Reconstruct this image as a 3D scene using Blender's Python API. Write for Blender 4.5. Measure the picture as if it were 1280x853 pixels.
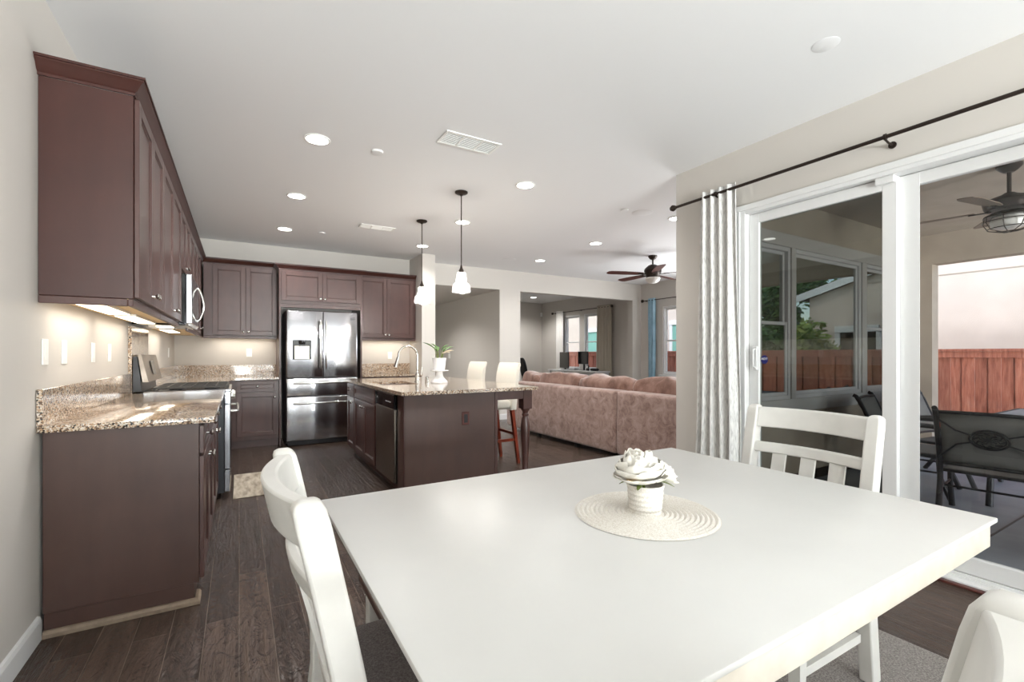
import bpy, bmesh, math, random
from mathutils import Vector, Matrix, noise
random.seed(4)
R = math.radians
S = bpy.context.scene
COL = S.collection
for o in list(bpy.data.objects): bpy.data.objects.remove(o)

# ------------------------------------------------------------------ camera, light, exposure
EYE = 1.22
cd = bpy.data.cameras.new('camera'); cam = bpy.data.objects.new('camera', cd); COL.objects.link(cam)
cd.sensor_width = 36; cd.lens = 578/1280*36; cd.shift_y = 16.5/1280; cd.clip_start = .02; cd.clip_end = 300
cam.location = (0, 0, EYE); cam.rotation_euler = (R(90), 0, -math.atan(341/578))
S.camera = cam
S.view_settings.view_transform = 'Standard'; S.view_settings.look = 'None'
S.view_settings.gamma = 1; S.view_settings.use_curve_mapping = False
S.view_settings.exposure = 0.25
W = bpy.data.worlds.new('sky'); S.world = W; W.use_nodes = True
wn = W.node_tree.nodes; bg = wn['Background']
sky = wn.new('ShaderNodeTexSky'); sky.sky_type = 'NISHITA'; sky.sun_disc = False
sky.sun_elevation = R(48); sky.sun_rotation = R(250); sky.air_density = 1.0; sky.dust_density = 1.5
W.node_tree.links.new(sky.outputs[0], bg.inputs[0]); bg.inputs[1].default_value = .45

def lamp(name, kind, loc, power, color=(1, 1, 1), rot=(0, 0, 0), parent=None, **kw):
    d = bpy.data.lights.new(name, kind); d.energy = power; d.color = color
    for k, v in kw.items(): setattr(d, k, v)
    o = bpy.data.objects.new(name, d); COL.objects.link(o); o.location = loc; o.rotation_euler = rot
    if parent: o.parent = parent
    return o
lamp('sun', 'SUN', (0, 0, 20), .95, (1, .95, .88), (R(42), 0, R(-68)), angle=R(3))
# added area lights out of view, filling in for daylight and bounce
lamp('window_fill', 'AREA', (1.3, -5.2, 1.35), 80, (.965, .98, 1), (R(90), 0, 0), shape='RECTANGLE', size=3.4, size_y=2.1)  # added fill just outside the unseen window behind the camera
lamp('ceiling_fill', 'AREA', (1.3, -6.9, -.2), 4300, (.97, .985, 1), (R(150), 0, 0), shape='RECTANGLE', size=5, size_y=2.8)  # added fill at ground level, aimed up through the window to brighten the ceiling
lamp('patio_fill', 'AREA', (5.7, -4.15, 1.3), 105, (.93, .96, 1), (R(95), 0, 0), shape='RECTANGLE', size=3.8, size_y=2.5)  # added fill at the open patio end, brightens the patio
lamp('window_fill', 'AREA', (7.78, 4.4, 1.5), 150, (.96, .98, 1), (0, R(105), 0), shape='RECTANGLE', size=1.4, size_y=2.2)  # added fill in front of the unseen family room window
for _n, _p, _r, _a, _b in (('office', (8.3, 9.95, 1.55), (0, R(90), 0), 1.6, 1.6), ('family', (8.05, 6.42, 1.5), (0, R(90), 0), 1.5, 1.0)):
    lamp('sky_portal', 'AREA', _p, 1, rot=_r, shape='RECTANGLE', size=_a, size_y=_b).data.cycles.is_portal = True
DOWN = 9.0      # recessed ceiling lamps, watts
UNDER = 4.0      # emission of the under cabinet strips

# ------------------------------------------------------------------ materials
def lin(c):
    return tuple((x/255/12.92 if x/255 <= .04045 else ((x/255+.055)/1.055)**2.4) for x in c) + (1,)
class MT:
    def __init__(s, name):
        s.m = bpy.data.materials.new(name); s.m.use_nodes = True; s.t = s.m.node_tree
        s.p = s.t.nodes['Principled BSDF']
    def n(s, typ, **kw):
        x = s.t.nodes.new(typ)
        for k, v in kw.items():
            if k in x.inputs: x.inputs[k].default_value = v
            else: setattr(x, k, v)
        return x
    def l(s, a, b): s.t.links.new(a, b)
    def set(s, **kw):
        for k, v in kw.items(): s.p.inputs[k.replace('_', ' ')].default_value = v
    def coord(s, scale=(1, 1, 1), kind='Object', rot=(0, 0, 0)):
        tc = s.n('ShaderNodeTexCoord'); mp = s.n('ShaderNodeMapping')
        mp.inputs['Scale'].default_value = scale; mp.inputs['Rotation'].default_value = rot
        s.l(tc.outputs[kind], mp.inputs[0]); return mp.outputs[0]
    def ramp(s, fac, stops):
        r = s.n('ShaderNodeValToRGB'); e = r.color_ramp.elements
        while len(e) < len(stops): e.new(.5)
        for i, (p, c) in enumerate(stops): e[i].position = p; e[i].color = c if len(c) == 4 else lin(c)
        s.l(fac, r.inputs[0]); return r.outputs[0]
    def bump(s, h, strength=.3, dist=.01):
        b = s.n('ShaderNodeBump'); b.inputs['Strength'].default_value = strength; b.inputs['Distance'].default_value = dist
        s.l(h, b.inputs['Height']); s.l(b.outputs[0], s.p.inputs['Normal']); return b
def plain(name, c, rough=.5, metal=0, noise_amt=0, nscale=8, bump=0, bscale=60, bdist=.002, coat=0, **kw):
    m = MT(name); m.set(Roughness=rough, Metallic=metal); m.p.inputs['Base Color'].default_value = lin(c)
    if noise_amt:
        v = m.coord(); nz = m.n('ShaderNodeTexNoise', Scale=nscale, Detail=4.0); m.l(v, nz.inputs[0])
        a = tuple(max(0, x-noise_amt) for x in c); b = tuple(min(255, x+noise_amt) for x in c)
        m.l(m.ramp(nz.outputs[0], [(.3, a), (.7, b)]), m.p.inputs['Base Color'])
    if bump:
        v = m.coord(); nz = m.n('ShaderNodeTexNoise', Scale=bscale, Detail=3.0); m.l(v, nz.inputs[0]); m.bump(nz.outputs[0], bump, bdist)
    if coat: m.set(Coat_Weight=coat, Coat_Roughness=.12)
    for k, v in kw.items(): m.p.inputs[k.replace('_', ' ')].default_value = v
    return m.m
M = {}
M['wall'] = plain('greige_wall_paint', (203, 198, 191), .55, bump=.08, bscale=140, bdist=.001)
M['ceiling'] = plain('white_ceiling_paint', (234, 234, 234), .7, bump=.06, bscale=120, bdist=.001)
M['white'] = plain('white_trim_paint', (222, 222, 221), .35)
M['plate'] = plain('white_plastic', (242, 242, 238), .3)
M['chair_white'] = plain('antique_white_painted_wood', (214, 212, 207), .42, noise_amt=4, nscale=14)
M['table_white'] = plain('glossy_white_table_top', (207, 206, 203), .38, noise_amt=3, nscale=3)
M['table_edge'] = plain('cream_table_edge', (202, 194, 181), .45, noise_amt=6, nscale=20)
M['stucco'] = plain('patio_stucco', (178, 165, 150), .85, noise_amt=8, nscale=3, bump=.5, bscale=90, bdist=.004)
M['stucco_trim'] = plain('patio_stucco_trim', (196, 192, 190), .8, bump=.4, bscale=90, bdist=.003)
M['neighbor'] = plain('neighbour_cream_stucco', (204, 190, 176), .9, noise_amt=5, nscale=2, bump=.5, bscale=60, bdist=.005)
M['concrete'] = plain('patio_concrete', (150, 155, 160), .5, noise_amt=16, nscale=2.4, bump=.2, bscale=30, bdist=.002)
M['earth'] = plain('yard_ground', (128, 132, 82), .95, noise_amt=20, nscale=3)
M['bronze'] = plain('dark_bronze_metal', (52, 42, 36), .4, .6)
M['black_metal'] = plain('black_painted_metal', (34, 33, 35), .42, .2)
M['blade'] = plain('cherry_fan_blade', (78, 34, 26), .4, noise_amt=8, nscale=10)
M['steel_dark'] = plain('dark_grey_enamel', (58, 60, 64), .35, .3)
M['chrome'] = plain('brushed_nickel', (196, 194, 190), .22, 1)
M['glassblack'] = plain('black_glass', (10, 12, 16), .05)
M['iron'] = plain('cast_iron', (70, 68, 66), .45, .2)
M['screen'] = plain('black_screen', (14, 15, 16), .15)
M['black_fabric'] = plain('black_fabric', (20, 20, 22), .8)
M['porcelain'] = plain('white_porcelain', (240, 240, 240), .18)
M['cream_fabric'] = plain('cream_fabric', (226, 220, 208), .85, bump=.3, bscale=300, bdist=.001)
M['cherry'] = plain('cherry_wood', (128, 48, 24), .35, noise_amt=12, nscale=12)
M['grey_seat'] = plain('grey_tweed', (112, 104, 102), .9, noise_amt=22, nscale=260, bump=.4, bscale=300, bdist=.001)
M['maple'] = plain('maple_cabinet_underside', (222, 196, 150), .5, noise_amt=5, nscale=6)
M['silver_plastic'] = plain('silver_plastic', (200, 200, 200), .35, .3)
M['leaf'] = plain('houseplant_leaf', (84, 124, 52), .45, noise_amt=16, nscale=40)
M['leaf_pale'] = plain('variegated_leaf', (226, 214, 190), .5)
M['petal'] = plain('white_petal', (232, 228, 219), .6, Subsurface_Weight=0.0)
M['petal_yellow'] = plain('yellow_petal_base', (226, 190, 110), .6)
M['stemgreen'] = plain('green_stem', (108, 122, 58), .6)
M['teal_sky'] = plain('bluish_curtain', (150, 184, 202), .8, noise_amt=14, nscale=5)
M['beige_curtain'] = plain('beige_curtain', (186, 178, 164), .85)
M['white_sheer'] = plain('white_sheer', (236, 234, 230), .8)
M['blue_sign'] = plain('navy_sticker', (26, 34, 104), .35)
M['grey_vinyl'] = plain('grey_window_vinyl', (208, 206, 208), .4)
M['sling'] = plain('grey_mesh_sling', (112, 110, 106), .7, bump=.3, bscale=500, bdist=.001)
M['sling_blue'] = plain('blue_grey_mesh_sling', (120, 128, 142), .7, bump=.3, bscale=500, bdist=.001)
M['roof'] = plain('brown_roof_tiles', (110, 96, 88), .8, noise_amt=14, nscale=6)
M['green_siding'] = plain('green_window_shade', (120, 170, 155), .7)
M['frosted'] = plain('frosted_lamp_bowl', (232, 230, 224), .35)
M['bark'] = plain('tree_bark', (90, 74, 60), .9)
M['patio_blade'] = plain('weathered_fan_blade', (128, 112, 98), .7)
M['shoe_mold'] = plain('tan_shoe_moulding', (134, 116, 98), .6, noise_amt=10, nscale=30)
M['rod'] = M['bronze']

def emis(name, c, strength):
    m = MT(name); m.p.inputs['Base Color'].default_value = lin(c)
    m.p.inputs['Emission Color'].default_value = lin(c); m.p.inputs['Emission Strength'].default_value = strength; return m.m
M['led'] = emis('recessed_lamp_lens', (255, 253, 248), 12)
M['strip'] = emis('warm_strip_lens', (255, 236, 204), UNDER)
M['bulb'] = emis('pendant_bulb', (255, 246, 228), 14)

def wood(name, c1, c2, rough, coat=.35):
    m = MT(name); v = m.coord((1, 1, .25)); nz = m.n('ShaderNodeTexNoise', Scale=8.0, Detail=6.0, Roughness=.6); m.l(v, nz.inputs[0])
    v2 = m.coord(); n2 = m.n('ShaderNodeTexNoise', Scale=2.6, Detail=3.0); m.l(v2, n2.inputs[0])
    mx = m.n('ShaderNodeMix', data_type='FLOAT'); mx.inputs[0].default_value = .55
    m.l(nz.outputs[0], mx.inputs[2]); m.l(n2.outputs[0], mx.inputs[3])
    m.l(m.ramp(mx.outputs[0], [(.32, c1), (.68, c2)]), m.p.inputs['Base Color'])
    m.set(Roughness=rough, Coat_Weight=coat, Coat_Roughness=.22); m.bump(nz.outputs[0], .04, .002); return m.m
M['espresso'] = wood('espresso_cabinet_wood', (66, 42, 38), (88, 58, 52), .36)
M['espresso_panel'] = wood('espresso_end_panel', (52, 22, 16), (68, 34, 27), .36, .25)
M['espresso_base'] = wood('espresso_base_panel', (64, 41, 33), (80, 55, 46), .4, .3)

def floor_mat():
    m = MT('hand_scraped_dark_planks')
    v = m.coord((1, 1, 1), rot=(0, 0, R(90)))
    br = m.n('ShaderNodeTexBrick'); br.offset = .37; br.offset_frequency = 2
    for k, x in (('Scale', 1.0), ('Mortar Size', .0012), ('Mortar Smooth', .1), ('Bias', 0), ('Brick Width', 1.25), ('Row Height', .13)): br.inputs[k].default_value = x
    br.inputs['Color1'].default_value = lin((90, 74, 65)); br.inputs['Color2'].default_value = lin((68, 54, 47)); br.inputs['Mortar'].default_value = lin((118, 104, 94))
    m.l(v, br.inputs[0])
    v2 = m.coord((9, .9, 1)); nz = m.n('ShaderNodeTexNoise', Scale=3.0, Detail=7.0, Roughness=.65, Distortion=1.2); m.l(v2, nz.inputs[0])
    rp = m.ramp(nz.outputs[0], [(.3, (.62, .62, .62, 1)), (.72, (1.25, 1.22, 1.2, 1))])
    mx = m.n('ShaderNodeMix', data_type='RGBA', blend_type='MULTIPLY'); mx.inputs[0].default_value = 1
    m.l(br.outputs[0], mx.inputs[6]); m.l(rp, mx.inputs[7]); m.l(mx.outputs[2], m.p.inputs['Base Color'])
    wv = m.n('ShaderNodeTexNoise', Scale=1.3, Detail=3.0, Distortion=2.5); v3 = m.coord((14, 5, 1)); m.l(v3, wv.inputs[0])
    mp = m.n('ShaderNodeMath', operation='MULTIPLY_ADD'); mp.inputs[1].default_value = .6
    m.l(wv.outputs[0], mp.inputs[0]); m.l(nz.outputs[0], mp.inputs[2])
    b = m.bump(mp.outputs[0], .9, .016)
    m.set(Roughness=.24); return m.m
M['floor'] = floor_mat()

def granite():
    m = MT('speckled_granite'); v = m.coord()
    vo = m.n('ShaderNodeTexVoronoi', Scale=170.0); m.l(v, vo.inputs[0])
    sep = m.n('ShaderNodeSeparateColor'); m.l(vo.outputs['Color'], sep.inputs[0])
    c = m.ramp(sep.outputs[0], [(0, (44, 41, 40)), (.12, (104, 84, 70)), (.27, (176, 146, 118)), (.47, (206, 190, 170)), (.74, (224, 219, 211)), (.94, (146, 128, 114))])
    m.t.nodes[-1].color_ramp.interpolation = 'CONSTANT'
    n2 = m.n('ShaderNodeTexNoise', Scale=9.0, Detail=4.0); m.l(v, n2.inputs[0])
    c2 = m.ramp(n2.outputs[0], [(.3, (.8, .74, .68, 1)), (.7, (1.08, 1.04, 1, 1))])
    mx = m.n('ShaderNodeMix', data_type='RGBA', blend_type='MULTIPLY'); mx.inputs[0].default_value = 1
    m.l(c, mx.inputs[6]); m.l(c2, mx.inputs[7]); m.l(mx.outputs[2], m.p.inputs['Base Color'])
    m.set(Roughness=.14, Coat_Weight=.8, Coat_Roughness=.09); return m.m
M['granite'] = granite()

def steel(name, c, wav, rough=.17, horiz=False):
    m = MT(name); m.p.inputs['Base Color'].default_value = lin(c); m.set(Metallic=1, Roughness=rough)
    v = m.coord((4.5, 4.5, .12)); nz = m.n('ShaderNodeTexNoise', Scale=1.0, Detail=0.0); m.l(v, nz.inputs[0])
    m.bump(nz.outputs[0], 1, wav); return m.m
M['steel'] = steel('stainless_steel', (182, 182, 186), .03, .19)
M['steel_flat'] = steel('dull_stainless_steel', (150, 140, 130), .004, .3)

def glass(name, tint, f0, rough=0):
    m = MT(name); m.t.nodes.remove(m.p); out = [n for n in m.t.nodes if n.type == 'OUTPUT_MATERIAL'][0]
    tr = m.n('ShaderNodeBsdfTransparent'); tr.inputs[0].default_value = tint
    gl = m.n('ShaderNodeBsdfGlossy'); gl.inputs['Roughness'].default_value = rough; gl.inputs[0].default_value = (.95, 1, .98, 1)
    lw = m.n('ShaderNodeFresnel'); lw.inputs[0].default_value = 1.5
    mr = m.n('ShaderNodeMapRange'); mr.inputs[1].default_value = 0; mr.inputs[2].default_value = 1; mr.inputs[3].default_value = f0; mr.inputs[4].default_value = 1
    ms = m.n('ShaderNodeMixShader'); ge = m.n('ShaderNodeNewGeometry'); fr = m.n('ShaderNodeMath', operation='SUBTRACT'); fr.inputs[0].default_value = 1
    m.l(ge.outputs['Backfacing'], fr.inputs[1]); mu = m.n('ShaderNodeMath', operation='MULTIPLY')
    m.l(lw.outputs[0], mr.inputs[0]); m.l(mr.outputs[0], mu.inputs[0]); m.l(fr.outputs[0], mu.inputs[1]); m.l(mu.outputs[0], ms.inputs[0]); m.l(tr.outputs[0], ms.inputs[1]); m.l(gl.outputs[0], ms.inputs[2]); m.l(ms.outputs[0], out.inputs[0])
    return m.m
M['door_glass'] = glass('clear_door_glass', (.95, .96, .96, 1), 0.0)
M['door_glass_tint'] = glass('screened_door_glass', (.53, .545, .525, 1), 0.0)
M['win_glass'] = glass('clear_window_glass', (.96, .975, .97, 1), .02)
M['mirror_glass'] = glass('reflective_coated_glass', (.3, .33, .33, 1), .42)
def shade():
    m = MT('ribbed_clear_glass'); m.t.nodes.remove(m.p); out = [n for n in m.t.nodes if n.type == 'OUTPUT_MATERIAL'][0]
    tr = m.n('ShaderNodeBsdfTransparent'); tl = m.n('ShaderNodeBsdfTranslucent'); gl = m.n('ShaderNodeBsdfGlossy'); gl.inputs['Roughness'].default_value = .15
    tl.inputs[0].default_value = (.95, .95, .95, 1); a = m.n('ShaderNodeMixShader'); a.inputs[0].default_value = .2; b = m.n('ShaderNodeMixShader'); b.inputs[0].default_value = .2
    m.l(tr.outputs[0], a.inputs[1]); m.l(tl.outputs[0], a.inputs[2]); m.l(a.outputs[0], b.inputs[1]); m.l(gl.outputs[0], b.inputs[2]); m.l(b.outputs[0], out.inputs[0]); return m.m
M['shade_glass'] = shade()

def sofa_mat():
    m = MT('mauve_chenille'); v = m.coord()
    a = m.n('ShaderNodeTexNoise', Scale=9.0, Detail=8.0, Roughness=.72, Distortion=.8); m.l(v, a.inputs[0])
    m.l(m.ramp(a.outputs[0], [(.33, (120, 94, 86)), (.5, (156, 130, 121)), (.68, (180, 156, 147))]), m.p.inputs['Base Color'])
    m.set(Roughness=.8, Sheen_Weight=.5, Sheen_Roughness=.4); m.bump(a.outputs[0], .25, .006); return m.m
M['sofa'] = sofa_mat()
def cushion_mat():
    m = MT('brown_chenille'); v = m.coord()
    a = m.n('ShaderNodeTexNoise', Scale=7.0, Detail=6.0, Roughness=.6, Distortion=.6); m.l(v, a.inputs[0])
    m.l(m.ramp(a.outputs[0], [(.33, (112, 82, 70)), (.5, (138, 106, 94)), (.68, (158, 128, 116))]), m.p.inputs['Base Color'])
    m.set(Roughness=.8, Sheen_Weight=.5, Sheen_Roughness=.4); m.bump(a.outputs[0], .5, .02); return m.m
M['cushion'] = cushion_mat()
def linen():
    m = MT('white_slub_linen'); v = m.coord((60, 60, 6)); a = m.n('ShaderNodeTexNoise', Scale=3.0, Detail=4.0); m.l(v, a.inputs[0])
    m.l(m.ramp(a.outputs[0], [(.32, (186, 184, 182)), (.5, (226, 225, 222)), (.7, (240, 239, 236))]), m.p.inputs['Base Color']); m.set(Roughness=.9); return m.m
M['linen'] = linen()
def fence_mat():
    m = MT('redwood_boards'); v = m.coord((1, 6, .6)); a = m.n('ShaderNodeTexNoise', Scale=5.0, Detail=7.0, Roughness=.65, Distortion=.5); m.l(v, a.inputs[0])
    c = m.ramp(a.outputs[0], [(.3, (150, 84, 66)), (.5, (192, 116, 92)), (.72, (214, 146, 120))])
    g = m.n('ShaderNodeNewGeometry'); c2 = m.ramp(g.outputs['Random Per Island'], [(0, (.78, .74, .74, 1)), (1, (1.12, 1.1, 1.1, 1))])
    mx = m.n('ShaderNodeMix', data_type='RGBA', blend_type='MULTIPLY'); mx.inputs[0].default_value = 1; m.l(c, mx.inputs[6]); m.l(c2, mx.inputs[7])
    m.l(mx.outputs[2], m.p.inputs['Base Color']); m.set(Roughness=.8); return m.m
M['fence'] = fence_mat()
def mat_striped(name, cs, sc):
    m = MT(name); v = m.coord(sc); a = m.n('ShaderNodeTexNoise', Scale=4.0, Detail=3.0); m.l(v, a.inputs[0])
    m.l(m.ramp(a.outputs[0], [(.35, cs[0]), (.5, cs[1]), (.66, cs[2])]), m.p.inputs['Base Color']); m.set(Roughness=.8); return m.m
M['runner'] = mat_striped('grey_wood_print_mat', [(146, 134, 118), (182, 170, 152), (206, 196, 180)], (5, 1.2, 1))
M['rug'] = plain('grey_woven_rug', (124, 118, 114), .95, noise_amt=30, nscale=170, bump=.5, bscale=260, bdist=.002)
def mat_foliage(name, a, b):
    m = MT(name); g = m.n('ShaderNodeNewGeometry'); m.l(m.ramp(g.outputs['Random Per Island'], [(0, a), (1, b)]), m.p.inputs['Base Color']); m.set(Roughness=.7); return m.m
M['foliage'] = mat_foliage('tree_leaves', (60, 100, 62), (134, 170, 96))
M['foliage2'] = mat_foliage('shrub_leaves', (110, 144, 60), (176, 190, 96))
def basket_mat():
    m = MT('woven_basket'); v = m.coord((1, 1, 1)); a = m.n('ShaderNodeTexNoise', Scale=300.0); m.l(v, a.inputs[0])
    m.l(m.ramp(a.outputs[0], [(.35, (208, 201, 190)), (.6, (228, 224, 217))]), m.p.inputs['Base Color']); m.set(Roughness=.85); return m.m
M['basket'] = basket_mat()

# ------------------------------------------------------------------ mesh helpers
class B:
    def __init__(s, mtx=None): s.bm = bmesh.new(); s.M = mtx or Matrix.Identity(4)
    def v(s, p): return s.bm.verts.new(s.M @ Vector(p))
    def box(s, x0, x1, y0, y1, z0, z1, bev=0, seg=1):
        if x1 < x0: x0, x1 = x1, x0
        if y1 < y0: y0, y1 = y1, y0
        if z1 < z0: z0, z1 = z1, z0
        q = [s.v((x, y, z)) for z in (z0, z1) for y in (y0, y1) for x in (x0, x1)]
        f = [(0, 2, 3, 1), (4, 5, 7, 6), (0, 1, 5, 4), (2, 6, 7, 3), (0, 4, 6, 2), (1, 3, 7, 5)]
        fs = [s.bm.faces.new([q[i] for i in t]) for t in f]
        if bev:
            es = list({e for a in fs for e in a.edges})
            bmesh.ops.bevel(s.bm, geom=es, offset=bev, segments=seg, profile=.5, affect='EDGES')
        return s
    def hexa(s, bot, top):
        q = [s.v(p) for p in bot+top]
        for t in [(3, 2, 1, 0), (4, 5, 6, 7), (0, 1, 5, 4), (1, 2, 6, 5), (2, 3, 7, 6), (3, 0, 4, 7)]: s.bm.faces.new([q[i] for i in t])
        return s
    def beam(s, p0, p1, w, d, up=(0, 0, 1), w1=None, d1=None):
        p0, p1 = Vector(p0), Vector(p1); t = (p1-p0).normalized(); a = Vector(up).cross(t)
        if a.length < 1e-4: a = Vector((1, 0, 0)).cross(t)
        a.normalize(); b = t.cross(a); w1 = w if w1 is None else w1; d1 = d if d1 is None else d1
        c = lambda p, w, d: [p+a*(i*w/2)+b*(j*d/2) for i, j in ((-1, -1), (1, -1), (1, 1), (-1, 1))]
        return s.hexa(c(p0, w, d), c(p1, w1, d1))
    def tube(s, pts, r, n=8, closed=False):
        pts = [Vector(p) for p in pts]; N = len(pts); rs = r if isinstance(r, (list, tuple)) else [r]*N; rings = []; ref = None
        for i, p in enumerate(pts):
            if closed: t = (pts[(i+1) % N]-pts[i-1]).normalized()
            else: t = (pts[min(i+1, N-1)]-pts[max(i-1, 0)]).normalized()
            if ref is None: ref = Vector((0, 0, 1)) if abs(t.z) < .9 else Vector((1, 0, 0))
            a = ref-t*ref.dot(t); a.normalize(); ref = a; b = t.cross(a)
            rings.append([s.v(p+(a*math.cos(k*2*math.pi/n)+b*math.sin(k*2*math.pi/n))*rs[i]) for k in range(n)])
        for i in range(N if closed else N-1):
            A, C = rings[i], rings[(i+1) % N]
            for k in range(n): s.bm.faces.new((A[k], A[(k+1) % n], C[(k+1) % n], C[k]))
        if not closed: s.bm.faces.new(rings[0][::-1]); s.bm.faces.new(rings[-1])
        return s
    def cyl(s, p0, p1, r0, r1=None, n=16): return s.tube([p0, p1], [r0, r0 if r1 is None else r1], n)
    def lathe(s, prof, c=(0, 0, 0), n=24, axis=None, cap=True):
        m = Matrix.Translation(c) @ (axis or Matrix.Identity(4)); rings = []
        for r, z in prof: rings.append([s.v(m @ Vector((max(r, 1e-4)*math.cos(k*2*math.pi/n), max(r, 1e-4)*math.sin(k*2*math.pi/n), z))) for k in range(n)])
        for A, C in zip(rings, rings[1:]):
            for k in range(n): s.bm.faces.new((A[k], A[(k+1) % n], C[(k+1) % n], C[k]))
        if cap: s.bm.faces.new(rings[0][::-1]); s.bm.faces.new(rings[-1])
        return s
    def sweep(s, prof, path, closed=False):
        P = [Vector((p[0], p[1])) for p in path]; N = len(P); rings = []
        for i in range(N):
            d0 = (P[i]-P[i-1]).normalized() if i > 0 or closed else (P[1]-P[0]).normalized()
            d1 = (P[(i+1) % N]-P[i]).normalized() if i < N-1 or closed else d0
            n0 = Vector((d0.y, -d0.x)); n1 = Vector((d1.y, -d1.x)); m = (n0+n1); m /= max(m.dot(n0), .2)
            rings.append([s.v((P[i].x+m.x*o, P[i].y+m.y*o, z)) for o, z in prof])
        k = len(prof)
        for i in range(N if closed else N-1):
            A, C = rings[i], rings[(i+1) % N]
            for j in range(k): s.bm.faces.new((A[j], A[(j+1) % k], C[(j+1) % k], C[j]))
        if not closed: s.bm.faces.new(rings[0][::-1]); s.bm.faces.new(rings[-1])
        return s
    def grid(s, fn, nu, nv, thick=0):
        g = [[s.v(fn(i/nu, j/nv)) for j in range(nv+1)] for i in range(nu+1)]
        for i in range(nu):
            for j in range(nv): s.bm.faces.new((g[i][j], g[i+1][j], g[i+1][j+1], g[i][j+1]))
        return s
    def pillow(s, cx, cy, cz, sx, sy, sz, e=.45, n=16, wr=0, seed=0):
        # rounded superellipsoid cushion
        f = lambda a, p: math.copysign(abs(a)**p, a)
        rows = []
        for i in range(n+1):
            ph = -math.pi/2+math.pi*i/n; row = []
            for j in range(2*n):
                th = 2*math.pi*j/(2*n)
                x = f(math.cos(ph), e)*f(math.cos(th), e); y = f(math.cos(ph), e)*f(math.sin(th), e); z = f(math.sin(ph), .75)
                p = Vector((cx+x*sx/2, cy+y*sy/2, cz+z*sz/2))
                if wr: p += Vector((1, .5, 1))*wr*(noise.noise(p*5+Vector((seed*7, 0, 0))))
                row.append(s.v(p))
            rows.append(row)
        for A, C in zip(rows, rows[1:]):
            for k in range(2*n): s.bm.faces.new((A[k], A[(k+1) % (2*n)], C[(k+1) % (2*n)], C[k]))
        return s
    def build(s, name, mat, parent=None, smooth=True, kind=None, local=False, ang=32, keepdbl=False):
        if not keepdbl: bmesh.ops.remove_doubles(s.bm, verts=s.bm.verts, dist=2e-5)
        if parent and not local:
            off = parent['_w'] if '_w' in parent else (0, 0, 0)
            bmesh.ops.translate(s.bm, verts=s.bm.verts, vec=-Vector(off))
        bmesh.ops.recalc_face_normals(s.bm, faces=s.bm.faces)
        me = bpy.data.meshes.new(name); s.bm.to_mesh(me); s.bm.free(); me.materials.append(M[mat] if isinstance(mat, str) else mat)
        if smooth:
            me.polygons.foreach_set('use_smooth', [True]*len(me.polygons)); me.set_sharp_from_angle(angle=R(ang))
        o = bpy.data.objects.new(name, me); COL.objects.link(o)
        if parent:
            o.parent = parent
            if '_w' in parent: o['_w'] = tuple(parent['_w'])
        if kind: o['kind'] = kind
        return o
WPOS = {}
class Off: pass
def tag(o, label, cat, group=None, kind=None):
    o['label'] = label; o['category'] = cat
    if group: o['group'] = group
    if kind: o['kind'] = kind
    return o
def thing(name, label, cat, loc=(0, 0, 0), rz=0, group=None):
    o = bpy.data.objects.new(name, None); o.empty_display_size = .1; COL.objects.link(o)
    o.location = loc; o.rotation_euler = (0, 0, rz); o['_w'] = tuple(float(x) for x in loc); return tag(o, label, cat, group)
def struct(b, name, mat, parent=None): return b.build(name, mat, parent, smooth=False, kind='structure')
def settle(b, name, mat, loc, label, cat, group=None, smooth=True, kind=None):
    """one-mesh thing: geometry in world coordinates, origin moved to loc"""
    bmesh.ops.translate(b.bm, verts=b.bm.verts, vec=-Vector(loc)); o = b.build(name, mat, None, smooth); o.location = loc
    return tag(o, label, cat, group, kind)
def copy_tree(src, loc, rz=None, label=None):
    c = src.copy(); COL.objects.link(c); c.location = loc
    if rz is not None: c.rotation_euler = (0, 0, rz)
    if label: c['label'] = label
    for ch in src.children:
        d = ch.copy(); COL.objects.link(d); d.parent = c
        for g in ch.children: e = g.copy(); COL.objects.link(e); e.parent = d
    return c
def frame(origin, U, V, N):
    m = Matrix.Identity(4)
    for i, a in enumerate((U, V, N, origin)):
        for j in range(3): m[j][i] = a[j]
    return m
def faceX(x, y, z): return frame((x, y, z), (0, 1, 0), (0, 0, 1), (1, 0, 0))     # looks to +X, u = +Y
def faceNY(x, y, z): return frame((x, y, z), (1, 0, 0), (0, 0, 1), (0, -1, 0))   # looks to -Y, u = +X
def faceNX(x, y, z): return frame((x, y, z), (0, -1, 0), (0, 0, 1), (-1, 0, 0))  # looks to -X, u = -Y
def text(s, size, mtx, mat, parent, name='lettering', depth=.0006):
    cu = bpy.data.curves.new(name, 'FONT'); cu.body = s; cu.size = size; cu.extrude = depth; cu.align_x = 'CENTER'; cu.align_y = 'CENTER'
    t = bpy.data.objects.new(name, cu); COL.objects.link(t); bpy.context.view_layer.update()
    me = bpy.data.meshes.new_from_object(t.evaluated_get(bpy.context.evaluated_depsgraph_get())); bpy.data.objects.remove(t)
    me.transform(Matrix.Translation(-Vector(parent['_w'])) @ mtx) if '_w' in parent else me.transform(mtx)
    me.materials.clear(); me.materials.append(M[mat]); o = bpy.data.objects.new(name, me); COL.objects.link(o); o.parent = parent; return o

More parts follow.
